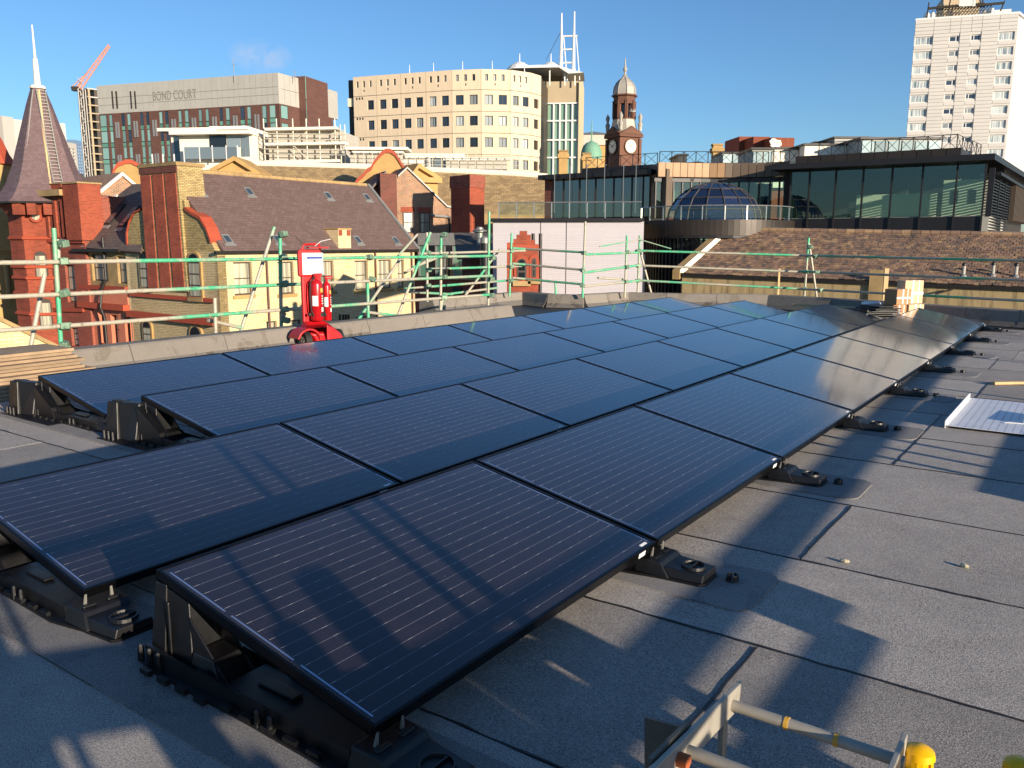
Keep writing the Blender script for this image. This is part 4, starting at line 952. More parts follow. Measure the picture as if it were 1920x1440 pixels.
tb = MB().lathe([(2.05, GZ), (2.05, zz(408)), (2.25, zz(396)), (2.5, zz(387))], 8, (0, 0, 0), R(32.5)); tb.build('turret_wall', M['bright_red'], sp_)
for y in (448, 500, 520, 548, 585): MB().lathe([(2.10, zz(y)-.1), (2.16, zz(y)-.05), (2.16, zz(y)+.05), (2.10, zz(y)+.1)], 8, (0, 0, 0), R(32.5)).build('string_course', M['redstone'], sp_)
for a in (-98, -80, -62, -44, -26):
    t = R(a); MB().box(-.22, .22, -.45, .15, -.25, .35).build('corbel', M['bright_red'], sp_, (2.15*math.cos(t), 2.15*math.sin(t), zz(398)), t+R(90))
# windows of the turret sit on its faces
for a, y0, y1, w_ in ((-80, 478, 520, .32), (-80, 563, 610, .34), (-35, 480, 520, .3), (-35, 563, 612, .3)):
    t = R(a+.0); rr = 2.05*math.cos(R(22.5))+.03
    o = MB().prism([(-w_, zz(y1)), (w_, zz(y1)), (w_, zz(y0)-.1), (w_*.7, zz(y0)+.12), (0, zz(y0)+.2), (-w_*.7, zz(y0)+.12), (-w_, zz(y0)-.1)], -.02, .1).build('window', M['frame_dk'], sp_, (rr*math.cos(t), rr*math.sin(t), 0), t+R(90))
    for q in (0, 1): MB().box(-w_+.07, w_-.07, -.04, -.015, zz(y1)+.08+q*(zz(y0)-zz(y1))*.5, zz(y1)+(q+1)*(zz(y0)-zz(y1))*.5-.06).build('pane', M['net'], o)
t = R(-80); rr = 2.05*math.cos(R(22.5))+.04
o = MB().tube((rr*math.cos(t), rr*math.sin(t), zz(409)), ((rr+.12)*math.cos(t), (rr+.12)*math.sin(t), zz(409)), .34, 18).build('round_window', M['redstone'], sp_); MB().tube((rr*math.cos(t), rr*math.sin(t), zz(409)), ((rr+.14)*math.cos(t), (rr+.14)*math.sin(t), zz(409)), .2, 18).build('pane', M['net'], o)
# access ladder and battens lying on the spire
def on_spire(ang, y, e=.06):
    z = zz(y)
    for (r0, z0), (r1, z1) in zip(prof, prof[1:]):
        if z0 <= z <= z1: r = r0+(r1-r0)*(z-z0)/(z1-z0); break
    else: r = prof[-1][0]
    r = r*math.cos(R(22.5))/max(.5, math.cos((R(ang)-R(32.5+22.5)) % R(45)-R(22.5))) if True else r
    r += e; return Vector((r*math.cos(R(ang)), r*math.sin(R(ang)), z))
m = MB(); ys = [360, 345, 320, 290, 255, 225, 200, 172]
for off in (-.22, .22):
    P_ = [on_spire(-44, y)+Vector((math.cos(R(46)), math.sin(R(46)), 0))*off for y in ys]; m.path(P_, .035, 6)
for i in range(30):
    y = 358-186*i/29; p = on_spire(-44, y); d = Vector((math.cos(R(46)), math.sin(R(46)), 0)); m.tube(p-d*.22, p+d*.22, .022, 5)
m.build('access_ladder', M['galv'], sp_)
P_ = [on_spire(-56, y)+Vector((0, 0, 0)) for y in ys]; MB().path(P_, .07, 6).build('ladder_batten', M['wood'], sp_)
MB().path([on_spire(-98, y, .03) for y in (378, 360, 345, 320, 290, 255, 225, 200, 172)], .03, 5).build('lightning_conductor', M['lead'], sp_)
# ------------------------------------------------------------------ stone turret at the left edge and cream outbuilding below it
TD = 52.0; ax = at(-12, 400, TD); zt_ = lambda y: height(y, TD)
t_ = empty('stone_turret', (ax.x, ax.y, 0), 0, 'ochre stone turret with red tiled cone cut by the left edge', 'turret')
MB().lathe([(1.35, GZ), (1.35, zt_(480)), (1.5, zt_(470)), (1.5, zt_(400)), (1.2, zt_(392)), (1.2, zt_(312)), (1.45, zt_(308))], 8, (0,0,0), R(20)).build('wall', M['stone'], t_)
MB().lathe([(1.5, zt_(310)), (1.15, zt_(290)), (.9, zt_(268)), (.06, zt_(205))], 8, (0,0,0), R(20)).build('roof', M['redstone'], t_)
for a in (-100, -55): 
    t = R(a); MB().box(-.22, .22, -.06, .1, zt_(375), zt_(345)).build('window', M['dark_pane'], t_, (1.16*math.cos(t), 1.16*math.sin(t), 0), t+R(90))
    MB().lathe([(.14, zt_(560)), (.14, zt_(490)), (.22, zt_(486))], 8, (1.4*math.cos(t+.2), 1.4*math.sin(t+.2), 0)).build('column', M['stone_dk'], t_)
SP2 = plane_px(-60, 51, 40, 54); b7 = bld('stone_block', 'weathered stone building behind the red turret at the left edge', 'building', SP2)
MB().box(0, SP2.L, 0, 6, GZ, SP2.sz(0, 455)[1]).build('wall', M['stone_dk'], b7)
for x0, y0, x1, y1 in ((2, 520, 12, 590), (18, 470, 27, 520)): sash(b7, SP2, (x0, y0, x1, y1), pm='dark_pane', y=-.05)
OP = plane_px(-80, 25, 112, 27); b8 = bld('cream_outbuilding', 'low cream brick wall with sloping stone coping at the bottom left', 'wall', OP)
op = [(-80,700),(-80,560),(3,597),(108,648),(112,700)]
M['cream_block'] = brick('cream_block', 'ecd8a6', 'dec690', 'b09a6c', .34, .115, .008, '7a6640', .25)
poly_on(OP, op, 0, .5).build('wall', M['cream_block'], b8)
for a, b_ in ((op[1], op[2]), (op[2], op[3])): strip(OP, a, b_, .14, .12, M['stone_dk'], 'coping', b8)
# ------------------------------------------------------------------ middle distance: brick gable, chimneys, link, outhouses
BP = plane_px(712, 55, 852, 57)
c1 = bld('brick_gable_house', 'brown brick gable house with two sash windows left of the tall chimney', 'building', BP)
gp = [(714,470),(713,331),(745,329),(762,313),(837,385),(851,388),(852,470)]
hs = [BP.rect(755,398,774,437), BP.rect(786,399,805,437)]
poly_on(BP, gp, 0, 7).build('wall', M['brown_brick'], c1)
for q in ((755,398,774,437), (786,399,805,437)): sash(c1, BP, q, 'frame_dk', 'net', None, y=-.06); h = BP.rect(*q); MB().box(h[0]-.12, h[1]+.12, -.03, .02, h[3], h[3]+.35).build('brick_arch', M['bright_red'], c1)
for a, b_ in ((gp[2], gp[3]), (gp[3], gp[4]), (gp[4], gp[5])): strip(BP, a, b_, .12, .15, M['lead'], 'coping', c1)
s0, z0 = BP.sz(714, 400); s1, z1 = BP.sz(740, 327)
MB().box(s0-.1, s1, -.4, .6, z0-3, z1).build('corner_pier', M['dark_brick'], c1)
MB().slab((s0-2.6, .1, z0-.6), (s0+.4, .1, z1+.2), (s0+.4, 6, z1+.2), (s0-2.6, 6, z0-.6), .12).build('side_roof', M['slate_grey'], c1)
s, z = BP.sz(806, 404); s2, _ = BP.sz(843, 408); MB().tube((s, -.12, z), (s2, -.12, z-.1), .09, 8).build('gutter', M['lead'], c1)
s, z = BP.sz(842, 430); MB().tube((s, -.1, z-1.5), (s, -.1, z+.9), .06, 8).build('drainpipe', M['dark_metal'], c1)
cc = at(881, 454, 51.0); K = 51/F
a1 = at(846, 454, 52.6); a2 = at(908, 454, 52.0)
chs = empty('chimney_stack', (cc.x, cc.y, 0), 0, 'tall red brick chimney stack, one side dark and one sunlit', 'chimney')
l_, r_ = Vector((a1.x-cc.x, a1.y-cc.y, 0)), Vector((a2.x-cc.x, a2.y-cc.y, 0)); z0, z1 = GZ, height(327, 51.0)
q = lambda e, z: [Vector((0, 0, z))-(l_+r_)*e*.5, r_+Vector((0, 0, z))+(r_-l_)*e*.5, l_+r_+Vector((0, 0, z))+(l_+r_)*e*.5, l_+Vector((0, 0, z))+(l_-r_)*e*.5]
MB().hexa(q(0, z0), q(0, z1)).build('shaft', M['bright_red'], chs)
MB().hexa(q(.05, z1-.75), q(.08, z1-.45)).hexa(q(.08, z1-.44), q(.06, z1)).build('corbelled_top', M['red_brick'], chs)
MB().hexa(q(.03, height(440, 51)), q(.03, height(436, 51))).build('band', M['lead'], chs)
LP = plane_px(785, 51, 866, 50)
lk = bld('glass_link', 'small green glazed link with grey metal fascia behind the scaffold', 'building', LP)
h = LP.rect(784, 437, 866, 460); MB().box(0, LP.L, -.15, 2.5, h[2], h[3]).build('fascia', M['lead'], lk)
M['green_glass'] = glass('green_glazing', '5f8f7c', .05, .7)
n = 5
for i in range(n):
    a, b_ = LP.L*i/n, LP.L*(i+1)/n; MB().box(a+.04, b_-.04, 0, .05, h[2]-2.0, h[2]-.06).build('pane', M['green_glass' if i % 2 == 0 else 'dark_pane'], lk)
    MB().box(a-.05, a+.05, -.06, .06, h[2]-2.0, h[2]-.004).build('mullion', M['lead'], lk)
MB().box(0, LP.L, -.4, 2.5, GZ, h[2]-2.0).build('base_wall', M['bright_red'], lk)
BP2 = plane_px(776, 33, 892, 31.5)
bw = bld('brick_parapet_wall', 'low orange red brick wall behind the scaffold tubes', 'wall', BP2)
h = BP2.rect(776, 524, 892, 600); MB().box(0, BP2.L, 0, .35, GZ, h[3]).build('wall', M['bright_red'], bw); MB().box(-.02, BP2.L+.02, -.05, .4, h[3], h[3]+.08).build('coping', M['stone_dk'], bw)
s, z = BP2.sz(858, 545); MB().box(s-.2, s+.2, -.06, .02, z-.12, z+.12).build('floodlight', M['dark_metal'], bw)
# black flue with silver cowl
fl = at(909, 500, 29.5); zf = lambda y: height(y, 29.5)
f_ = empty('flue', (fl.x, fl.y, 0), 0, 'thick black flue pipe with silver cowl behind the scaffold', 'flue')
MB().lathe([(.17, -6), (.17, zf(456))], 16).build('pipe', M['membrane'], f_, smooth=True); MB().lathe([(.16, zf(456)), (.165, zf(447)), (.12, zf(444)), (.02, zf(443))], 16).build('cowl', M['galv'], f_, smooth=True)
vt = at(899, 450, 35); zf = lambda y: height(y, 35)
v_ = empty('roof_vent', (vt.x, vt.y, 0), 0, 'small silver mushroom roof vent right of the brick gable', 'vent')
MB().lathe([(.16, zf(447)), (.16, zf(437)), (.3, zf(435)), (.3, zf(432)), (.16, zf(430)), (.16, zf(427)), (.05, zf(425))], 14).build('cowl', M['galv'], v_, smooth=True)
MB().lathe([(.12, 0), (.12, zf(447))], 10).build('stub', M['lead'], v_)
sh = plane_px(848, 35, 965, 33.5)
s_ = bld('dark_slate_outhouse', 'dark slate roofed outhouse between the link and the stepped gable', 'building', sh)
A_ = [at(850,437,36.5), at(925,437,36), at(972,478,33), at(856,482,34)]
m = MB(); m.slab(*[rootm(sh).inverted() @ p for p in (A_[3], A_[2], A_[1], A_[0])], .12); m.build('roof', M['slate_grey'], s_)
MB().box(.2, sh.L, .4, 2.5, GZ, height(482, 37)).build('wall', M['dark_brick'], s_)
SG = plane_px(950, 28.5, 1010, 28.5)
s2 = bld('stepped_gable', 'narrow orange brick stepped gable in front of the purple wall', 'building', SG)
gp = [(950,600),(950,455),(962,455),(962,448),(968,448),(968,440),(974,440),(974,433),(988,433),(988,440),(995,440),(995,450),(1003,450),(1003,458),(1009,458),(1009,600)]
poly_on(SG, gp, 0, .9).build('wall', M['bright_red'], s2)
for q in ((969,485,987,524), (997,484,1005,520)): arch_window(s2, SG, q, 'frame_dk', 'dark_pane', 'redstone', .02, 2)
strip(SG, (950, 458), (1010, 459), .12, .06, M['redstone'], 'string_course', s2)
s, z = SG.sz(1013, 460); MB().tube((s, .1, GZ), (s, .1, z+.4), .06, 8).tube((s-.25, .1, GZ), (s-.25, .1, z+.4), .06, 8).build('drainpipe', M['dark_metal'], s2)
# ------------------------------------------------------------------ long stone slated range with dormer pediments and white hoardings
KP = plane_px(362, 60, 1026, 60)
k_ = bld('stone_range', 'long stone slated range behind the purple roof with pedimented dormers', 'building', KP)
km = rootm(KP); kz = height(402, 60)
MB().box(0, KP.L, 0, 14, GZ, kz).build('wall', M['stone_dk'], k_)
ku = Vector((KP.u.x, KP.u.y, 0)); ki = Vector((-KP.n.x, -KP.n.y, 0))
rtop = height(318, 64.5); SK = Slope(Vector((KP.A.x, KP.A.y, kz)), ku, ki*4.5+Vector((0, 0, rtop-kz)))
pk = [SK.uv(*p) for p in ((355,402), (1026,402), (1026,331), (960,326), (667,313), (480,308), (362,318))]
o = MB().prism(pk, -.15, 0, 'z').build('roof', M['stone_slate']); child_world(o, SK.M(), km, k_)
m = MB()
for a, b_ in zip(pk[2:6], pk[3:7]): 
    d = Vector((b_[0]-a[0], b_[1]-a[1])).normalized(); nn = Vector((-d.y, d.x))*-.28
    m.hexa(((a[0], a[1]-.25, .01), (b_[0], b_[1]-.25, .01), (b_[0], b_[1]+.2, .01), (a[0], a[1]+.2, .01)), ((a[0], a[1]-.22, .14), (b_[0], b_[1]-.22, .14), (b_[0], b_[1]+.2, .14), (a[0], a[1]+.2, .14)))
o = m.build('ridge_flashing', M['white_paint']); child_world(o, SK.M(), km, k_)
def pediment(label, pl, tri, base_y):
    r = bld('stone_dormer', label, 'dormer', pl, 'stone pediments on the slate range')
    a, p, b_ = tri
    poly_on(pl, [(a[0], base_y), a, p, b_, (b_[0], base_y)], 0, 3).build('gable', M['stone'], r)
    for q, w_ in ((a, p), (p, b_)): strip(pl, q, w_, .30, .35, M['stone'], 'raking_cornice', r)
    strip(pl, (a[0]-3, a[1]+2), (b_[0]+3, b_[1]+2), .35, .38, M['stone'], 'cornice', r)
    return r
pediment('ochre stone triangular dormer above the purple roof, left one', plane_px(396, 57, 486, 57), ((396,318),(441,294),(486,322)), 345)
pediment('ochre stone triangular dormer right of the scalloped gable', plane_px(766, 57.5, 822, 59), ((764,330),(780,307),(820,332)), 390)
def shaped(label, pl, pts, thick=.6):
    r = bld('shaped_gable', label, 'gable', pl, 'shaped gables of the slate range')
    poly_on(pl, pts, 0, thick).build('wall', M['stone'], r)
    m = MB(); q = [pl.sz(*p) for p in pts[1:-1]]
    for i, (a, b_) in enumerate(zip(q, q[1:])):
        m.hexa(((a[0], -.12, a[1]-.22), (b_[0], -.12, b_[1]-.22), (b_[0], thick+.1, b_[1]-.22), (a[0], thick+.1, a[1]-.22)), ((a[0], -.12, a[1]+.06), (b_[0], -.12, b_[1]+.06), (b_[0], thick+.1, b_[1]+.06), (a[0], thick+.1, a[1]+.06)))
    m.build('coping', M['redstone'], r); return r
shaped('scalloped ochre gable edged in red between the roofs', plane_px(664, 58, 758, 58.5), [(664,352),(665,343),(671,335),(680,328),(688,318),(695,314),(700,304),(706,296),(713,288),(722,281),(731,281),(740,287),(746,296),(752,306),(756,312),(757,352)])
shaped('round headed ochre gable edged in red left of the great chimney', plane_px(208, 58, 274, 58.5), [(208,360),(211,325),(215,314),(222,307),(232,304),(234,302),(247,302),(249,304),(258,308),(266,317),(271,330),(273,360)])
# white modern penthouse
PP = plane_px(318, 71, 500, 70)
p_ = bld('penthouse', 'white flat roofed modern penthouse with glass doors and overhanging roof', 'building', PP)
M['greyglass'] = glass('grey_glazing', '6d7a80', .05, .7)
def pbox(x0, y0, x1, y1, f, bk, mat, nm):
    h = PP.rect(x0, y0, x1, y1); return MB().box(h[0], h[1], f, bk, h[2], h[3]).build(nm, mat, p_)
pbox(322,251,410,330,0,6,M['white_paint'],'wall'); pbox(366,262,500,330,-2.5,3,M['white_paint'],'wall')
pbox(408,246,466,262,.5,5,M['white_paint'],'wall')
pbox(308,244,410,250,-1.2,6.5,M['white_paint'],'roof_slab'); pbox(398,239,468,245,-.6,6,M['white_paint'],'roof_slab'); pbox(356,256,500,262,-3.4,3.5,M['white_paint'],'roof_slab')
pbox(327,257,340,315,-.05,.02,M['blue_pane'],'glass_door'); pbox(349,274,362,312,-.05,.02,M['greyglass'],'glass_door')
pbox(420,261,450,283,-2.58,-2.5,M['dark_pane'],'dark_opening'); pbox(452,264,475,283,-2.56,-2.5,M['greyglass'],'glass_door'); pbox(477,264,492,300,-2.56,-2.5,M['greyglass'],'glass_door')
for x0, x1 in ((383,410), (411,432), (433,457), (459,478)): pbox(x0,285,x1,306,-3.3,-3.26,M['greyglass'],'balustrade_panel')
for x in (382,410,433,458,478): pbox(x-.6,282,x+.6,312,-3.34,-3.25,M['frame_wh'],'baluster')
for x in (346, 366, 327): pbox(x, 298, x+1.5, 328, -3.5, -3.4, M['frame_wh'], 'vent_pipe')
pbox(386,316,402,326,-4,-3,M['white_paint'],'roof_unit')
# sheeted scaffold on the roof
HP_ = plane_px(498, 68, 652, 67)
h_ = bld('sheeted_scaffold', 'white sheeted scaffold enclosure with boards standing on the slate range', 'scaffold', HP_)
M['sheeting'] = plain('pale_debris_netting', 'b9b3a6', .7, 0, .12, 2); M['pale_tube'] = plain('pale_scaffold_tube', 'cfc8b4', .5, .2, .1, 5)
h = HP_.rect(500, 240, 634, 306); MB().box(h[0], h[1], .3, 5, h[2], h[3]-.2).build('sheeting', M['sheeting'], h_)
for y, a, b_ in ((243,500,634), (271,500,650), (304,500,640)):
    q = HP_.rect(a, y-2.5, b_, y+2.5); MB().box(q[0], q[1], -.5, .28, q[2], q[3]).build('board', M['white_paint'], h_)
for x in (500, 524, 554, 579, 603, 632, 642, 650):
    s0, z0 = HP_.sz(x, 308); s1, z1 = HP_.sz(x, 224 if x < 640 else 235); MB().tube((s0, -.3, z0), (s0, -.3, z1), .05, 6).build('tube', M['pale_tube'], h_)
for y in (252, 262, 281, 290):
    s0, z0 = HP_.sz(498, y); s1, z1 = HP_.sz(650, y+2); MB().tube((s0, -.38, z0), (s1, -.38, z1), .045, 6).build('tube', M['pale_tube'], h_)
for a, b_ in (((579,248),(555,268)), ((555,276),(582,303)), ((648,245),(622,262))):
    s0, z0 = HP_.sz(*a); s1, z1 = HP_.sz(*b_); MB().tube((s0, -.42, z0), (s1, -.42, z1), .045, 6).build('tube', M['pale_tube'], h_)
WPn = plane_px(650, 66, 982, 66)
w_ = bld('roof_hoarding', 'long low white roof hoarding with hand rails on the slate range', 'hoarding', WPn)
def wbox(x0, y0, x1, y1, f, bk, mat, nm):
    h = WPn.rect(x0, y0, x1, y1); return MB().box(h[0], h[1], f, bk, h[2], h[3]).build(nm, mat, w_)
wbox(650,277,765,282,-.4,2,M['white_paint'],'roof_slab'); wbox(655,286,700,308,.2,2,M['sheeting'],'panel'); wbox(660,284,756,288,-.2,1,M['white_paint'],'fascia')
wbox(758,288,870,296,.1,2,M['white_paint'],'fascia'); wbox(800,294,806,318,0,.2,M['white_paint'],'post'); wbox(807,296,828,314,.3,1,M['greyglass'],'opening'); wbox(830,296,955,300,0,.4,M['white_paint'],'rail_board'); wbox(835,301,950,318,.3,1.2,M['sheeting'],'panel')
wbox(756,296,800,317,.3,1.2,M['white_paint'],'panel'); wbox(700,288,756,310,.3,1.2,M['sheeting'],'panel')
for x in range(668, 982, 16):
    s, z = WPn.sz(x, 320); _, z1 = WPn.sz(x, 290 if x > 760 else 284); MB().tube((s, -.5, z-.5), (s, -.5, z1), .03, 6).build('rail_post', M['pale_tube'], w_)
for y in (292, 300, 309):
    s0, z0 = WPn.sz(664, y); s1, z1 = WPn.sz(975, y+3); MB().tube((s0, -.5, z0), (s1, -.5, z1), .025, 6).build('rail', M['pale_tube'], w_)
# two ochre chimneys in front of the glass tower
for lb, x0, x1, y0, y1, D in (('ochre stone chimney in front of the glass stair tower', 1046, 1062, 284, 340, 75), ('narrower ochre chimney right of the glass stair tower', 1090, 1104, 289, 330, 78), ('ochre stone chimney behind the rooftop railing', 1330, 1347, 272, 320, 70)):
    pl = plane_px(x0, D, x1, D); r = bld('stone_chimney', lb, 'chimney', pl, 'ochre stone chimneys'); zt = height(y0, D)
    MB().box(0, pl.L, 0, pl.L*.9, 0, zt).build('shaft', M['stone'], r); MB().box(-.12, pl.L+.12, -.12, pl.L*.9+.12, zt-.55, zt-.2).build('cornice', M['stone'], r)
    MB().box(-.06, pl.L+.06, -.06, pl.L*.9+.06, zt, zt+.14).build('capping', M['stone_dk'], r)
# ------------------------------------------------------------------ far buildings
M['precast'] = stained('buff_precast_concrete', 'cfbb9c', 'dccab0', '96856c', .28)
M['precast_edge'] = plain('buff_window_surround', 'e2cda4', .8, 0, .05, .5)
M['bronze'] = plain('bronze_window_frame', '3f382f', .5, .2, .1, 5)
M['blind'] = glass('pale_blind_pane', '9aa0a0', .05, .6, var=.5); M['navy_pane'] = glass('navy_window_pane', '2c3440', .04, .8, var=.4)
# rounded buff office block: flat precast strips around the curve
tops = [(660.5,145),(704,141.5),(750,138),(797,134.5),(846,131),(901,129),(956,130.5),(995,136),(1014,142)]
HB = height(129, 110)
pp = [atz(x, y, HB) for x, y in tops]
ob = empty('office_block', (pp[4].x, pp[4].y, 0), 0, 'rounded buff office block with rows of square dark windows', 'building')
zr = lambda y: height(y, 111.5)
rowz = [(zr(199), zr(181)), (zr(238), zr(220)), (zr(278), zr(260)), (zr(318), zr(300)), (zr(358), zr(340))]
small = (zr(155), zr(143)); joints = [HB, zr(172), zr(212), zr(252), zr(292), zr(332), zr(372)]
for i, (a, b_) in enumerate(zip(pp, pp[1:])):
    pl = Plane((a.x, a.y), (b_.x, b_.y)); Ls = pl.L; loc = Vector((pl.A.x, pl.A.y, 0))-Vector(ob.location)
    last = i >= 7; wide = Ls
    fr = [(.12, .40), (.60, .88)] if i not in (0, 7) else ([(.60, .88)] if i == 0 else [(.3, .75)])
    for k in range(len(joints)-1):
        z1, z0 = joints[k]-.03, joints[k+1]+.03
        if k == 0: hs = [(Ls*q, Ls*(q+.10), small[0], small[1]) for q in (.14, .42, .70)] if not last else []
        else: hs = [(Ls*q0, Ls*q1, rowz[k-1][0], rowz[k-1][1]) for q0, q1 in fr]
        m = holes_wall(.03, Ls-.03, z0, z1, hs, .30, .32)
        sec = m.build('precast_panel', M['precast'], ob, loc, pl.rz)
        for h in hs:
            pane = M['blind'] if random.random() < (.7 if i >= 4 else .2) else (M['navy_pane'] if random.random() < .7 else M['dark_pane'])
            window(sec, h, M['bronze'], pane, .18, .06, 2 if k else 1, 1, .06)
        if k == 0 and not last: MB().box(Ls*.46, Ls*.50, -.01, .05, z0+.5, z0+.8).build('scupper', M['bronze'], sec)
        if i == 0 and k in (1, 2, 3):
            for q in (.12, .24, .36): MB().box(Ls*q, Ls*(q+.06), -.01, .05, rowz[k-1][1]+.15, rowz[k-1][1]+.45).build('scupper', M['bronze'], sec)
m = MB(); oo = Vector(ob.location)
back = [pp[-1]+Vector((3, 20, 0)), pp[0]+Vector((0, 25, 0))]
m.prism([(p.x-oo.x-.0, p.y-oo.y+.34) for p in pp]+[(p.x-oo.x, p.y-oo.y) for p in back], GZ, HB-.15, 'z'); m.build('core', M['bronze'], ob)
MB().prism([(p.x-oo.x, p.y-oo.y+.4) for p in pp]+[(p.x-oo.x, p.y-oo.y) for p in back], GZ, joints[-1]-.1, 'z').build('lower_storeys', M['precast'], ob)
a = atz(638, 174, zr(174)); MB().box(a.x-oo.x, pp[0].x-oo.x, pp[0].y-oo.y+.5, pp[0].y-oo.y+5, zr(190), zr(174)).build('side_arm', M['precast'], ob)
MB().box(pp[0].x-oo.x-.8, pp[0].x-oo.x-.02, pp[0].y-oo.y+1, pp[0].y-oo.y+9, GZ, HB-.2).build('side_return', M['bronze'], ob)
for x, y in ((762,137), (808,133), (864,130), (921,129), (983,132)):
    p = atz(x, y, HB); MB().lathe([(.5, -.1), (.45, .25), (.12, .35), (.05, .6), (.03, 1.6)], 8).build('roof_light_mast', M['frame_wh'], ob, p+Vector((0, 3, 0))-oo)
# glass stair tower with canopy and twin masts
TP = plane_px(1010, 123, 1081, 122.4)
tw = bld('stair_tower', 'glass stair tower with concrete head, white canopy and twin masts', 'building', TP)
M['conc'] = plain('ribbed_concrete', 'a8987c', .85, 0, .12, .6, bmp=.1); M['conc_lit'] = plain('lit_concrete', 'c9b594', .8, 0, .1, .6)  # conc_lit is a paler copy: sunlight on the pier put into colour
M['atrium'] = glass('atrium_glass', '6f8a74', .04, .7, var=.45)
zt = lambda y: height(y, 122.5)
MB().box(0, TP.L, 0, 9, zt(191), zt(152)).build('head', M['conc'], tw)
s1 = TP.sz(1092, 200)[0]
MB().box(TP.L+.003, s1, -.4, 6, GZ, zt(154)).build('pier', M['conc_lit'], tw)
ns = [0, .18, .36, .52, .68, .84, 1.0]; zs = [zt(y) for y in (330, 295, 262, 226, 193)]
for i in range(6):
    for j in range(4): MB().box(TP.L*ns[i]+.12, TP.L*ns[i+1]-.12, .25, .3, zs[j]+.1, zs[j+1]-.1).build('pane', M['atrium'], tw)
for q in ns: MB().box(TP.L*q-.11, TP.L*q+.11, -.05, .35, GZ, zt(192)).build('mullion', M['frame_wh'], tw)
for z in zs: MB().box(0, TP.L, -.08, .2, z-.1, z+.1).build('transom', M['frame_wh'], tw)
MB().box(.1, TP.L-.1, 1.5, 8, GZ, zt(193)).build('stair_core', M['conc'], tw)
cv = [TP.sz(x, y) for x, y in ((960,132),(983,127),(1010,125.5),(1046,126),(1070,134),(1094,139.5),(1066,141.5),(1048,130),(1000,131))]
MB().prism(cv, -1.5, 5).build('canopy', M['frame_wh'], tw)
for px in (1031, 972):
    s, z = TP.sz(px, 128); MB().lathe([(2.1, -.2), (1.4, .5), (.6, .95), (.08, 1.1), (.05, 2.2)], 14).build('canopy_peak', M['frame_wh'], tw, (s, 1, z))
sp0, sz0 = TP.sz(967, 127); sp1, sz1 = TP.sz(1032, 115); MB().hexa(((sp0, 5, sz0-1), (sp1+2, 5, sz0-1), (sp1+2, 10, sz0-1), (sp0, 10, sz0-1)), ((sp0, 5, sz0), (sp1, 5, sz1), (sp1, 10, sz1), (sp0, 10, sz0))).build('plant_room', M['conc'], tw)
for x0, y0, x1, y1 in ((1052,24.5,1051,128), (1076,21.5,1074,140)):
    a, b_ = TP.sz(x0, y0), TP.sz(x1, y1); MB().tube((b_[0], 0, b_[1]), (a[0], 0, a[1]), .28, 10, .10).build('mast', M['frame_wh'], tw)
    MB().tube((b_[0]+.9, .2, zt(150)), (a[0]+.3, .1, zt(68)), .08, 6).build('stay', M['frame_wh'], tw)
for y in (67, 92, 117):
    a, b_ = TP.sz(1052, y+1), TP.sz(1082 if y == 67 else 1075, y); MB().tube((a[0], 0, a[1]), (b_[0], 0, b_[1]), .12, 6).build('mast_rung', M['frame_wh'], tw)
a, b_ = TP.sz(1050, 60), TP.sz(1023, 112); MB().tube((a[0], 0, a[1]), (b_[0], 0, b_[1]), .035, 5).build('guy_wire', M['bronze'], tw)
for px in (1030, 1077, 1058): s, z = TP.sz(px, 162); MB().tube((s, -.6, z), (s, -.6, zt(131)), .1, 6).build('canopy_post', M['frame_wh'], tw)
# long brown office with grey metal attic
Hc = height(136, 150); A = atz(180, 162, Hc); B = atz(520, 136.5, Hc); C_ = atz(562, 148, Hc)
QP = Plane((A.x, A.y), (B.x, B.y)); bc = bld('office_slab', 'long brown office slab with grey panelled attic and paired green windows', 'building', QP)
M['grey_panel'] = plain('grey_metal_panel', 'b3b0a6', .55, .1, .06, .6); M['brown_clad'] = brick('brown_terracotta_cladding', '6d4a40', '634238', '4a342e', 1.2, .3, .02, '3a2a26', .2)
M['green_pane'] = glass('sea_green_pane', '7fa39b', .05, .7, var=.35); M['fin'] = plain('silver_fin', '9a9a98', .4, .4, .08, 3)
zc = QP.sz(350, 205.5)[1]; L = QP.L
MB().box(0, L, .12, 20, zc, Hc).build('attic', M['grey_panel'], bc)
nc = 34
for i in range(nc):
    for j in range(3):
        z0 = zc+(Hc-zc)*[0, .30, .55][j]; z1 = zc+(Hc-zc)*[.30, .55, 1.0][j]
        MB().box(L*i/nc+.03, L*(i+1)/nc-.03, 0, .12, z0+.03, z1-.03).build('attic_panel', M['grey_panel'], bc)
cols = [(188,201),(205,212),(228,235),(239,246),(263,270),(274.5,281),(299,306),(310,317),(335,342),(347,355),(373,380),(386,393),(412,419),(424,432),(451,460),(464,472),(492,501),(506,524)]
hs = []; sp_ = []
st_h = 3.0
for x0, x1 in cols:
    s0, s1 = QP.sz(x0, 250)[0], QP.sz(x1, 250)[0]
    for k in range(6):
        zt_ = zc-.15-k*st_h; hs.append((s0, s1, zt_-2.15, zt_)); sp_.append((s0, s1, zt_-st_h+.06, zt_-2.2))
holes_wall(0, L, GZ, zc-.004, hs+sp_, .2, 18).build('wall', M['brown_clad'], bc)
for h in hs: window(bc, h, M['bronze'], M['green_pane'] if random.random() < .7 else M['navy_pane'], .10, .07, 1, 1)
for h in sp_: MB().box(h[0], h[1], .12, .16, h[2], h[3]).build('spandrel', M['green_glass'], bc)
for i in range(0, len(cols)-2, 2):
    a, b_ = cols[i+1][1], cols[i+2][0]
    for q in (.38, .66):
        s = QP.sz(a+(b_-a)*q, 250)[0]
        for k in (0, 2): MB().box(s-.17, s+.17, -.12, .03, zc-1.6-k*st_h-2.9, zc-1.6-k*st_h).build('fin', M['fin'], bc)
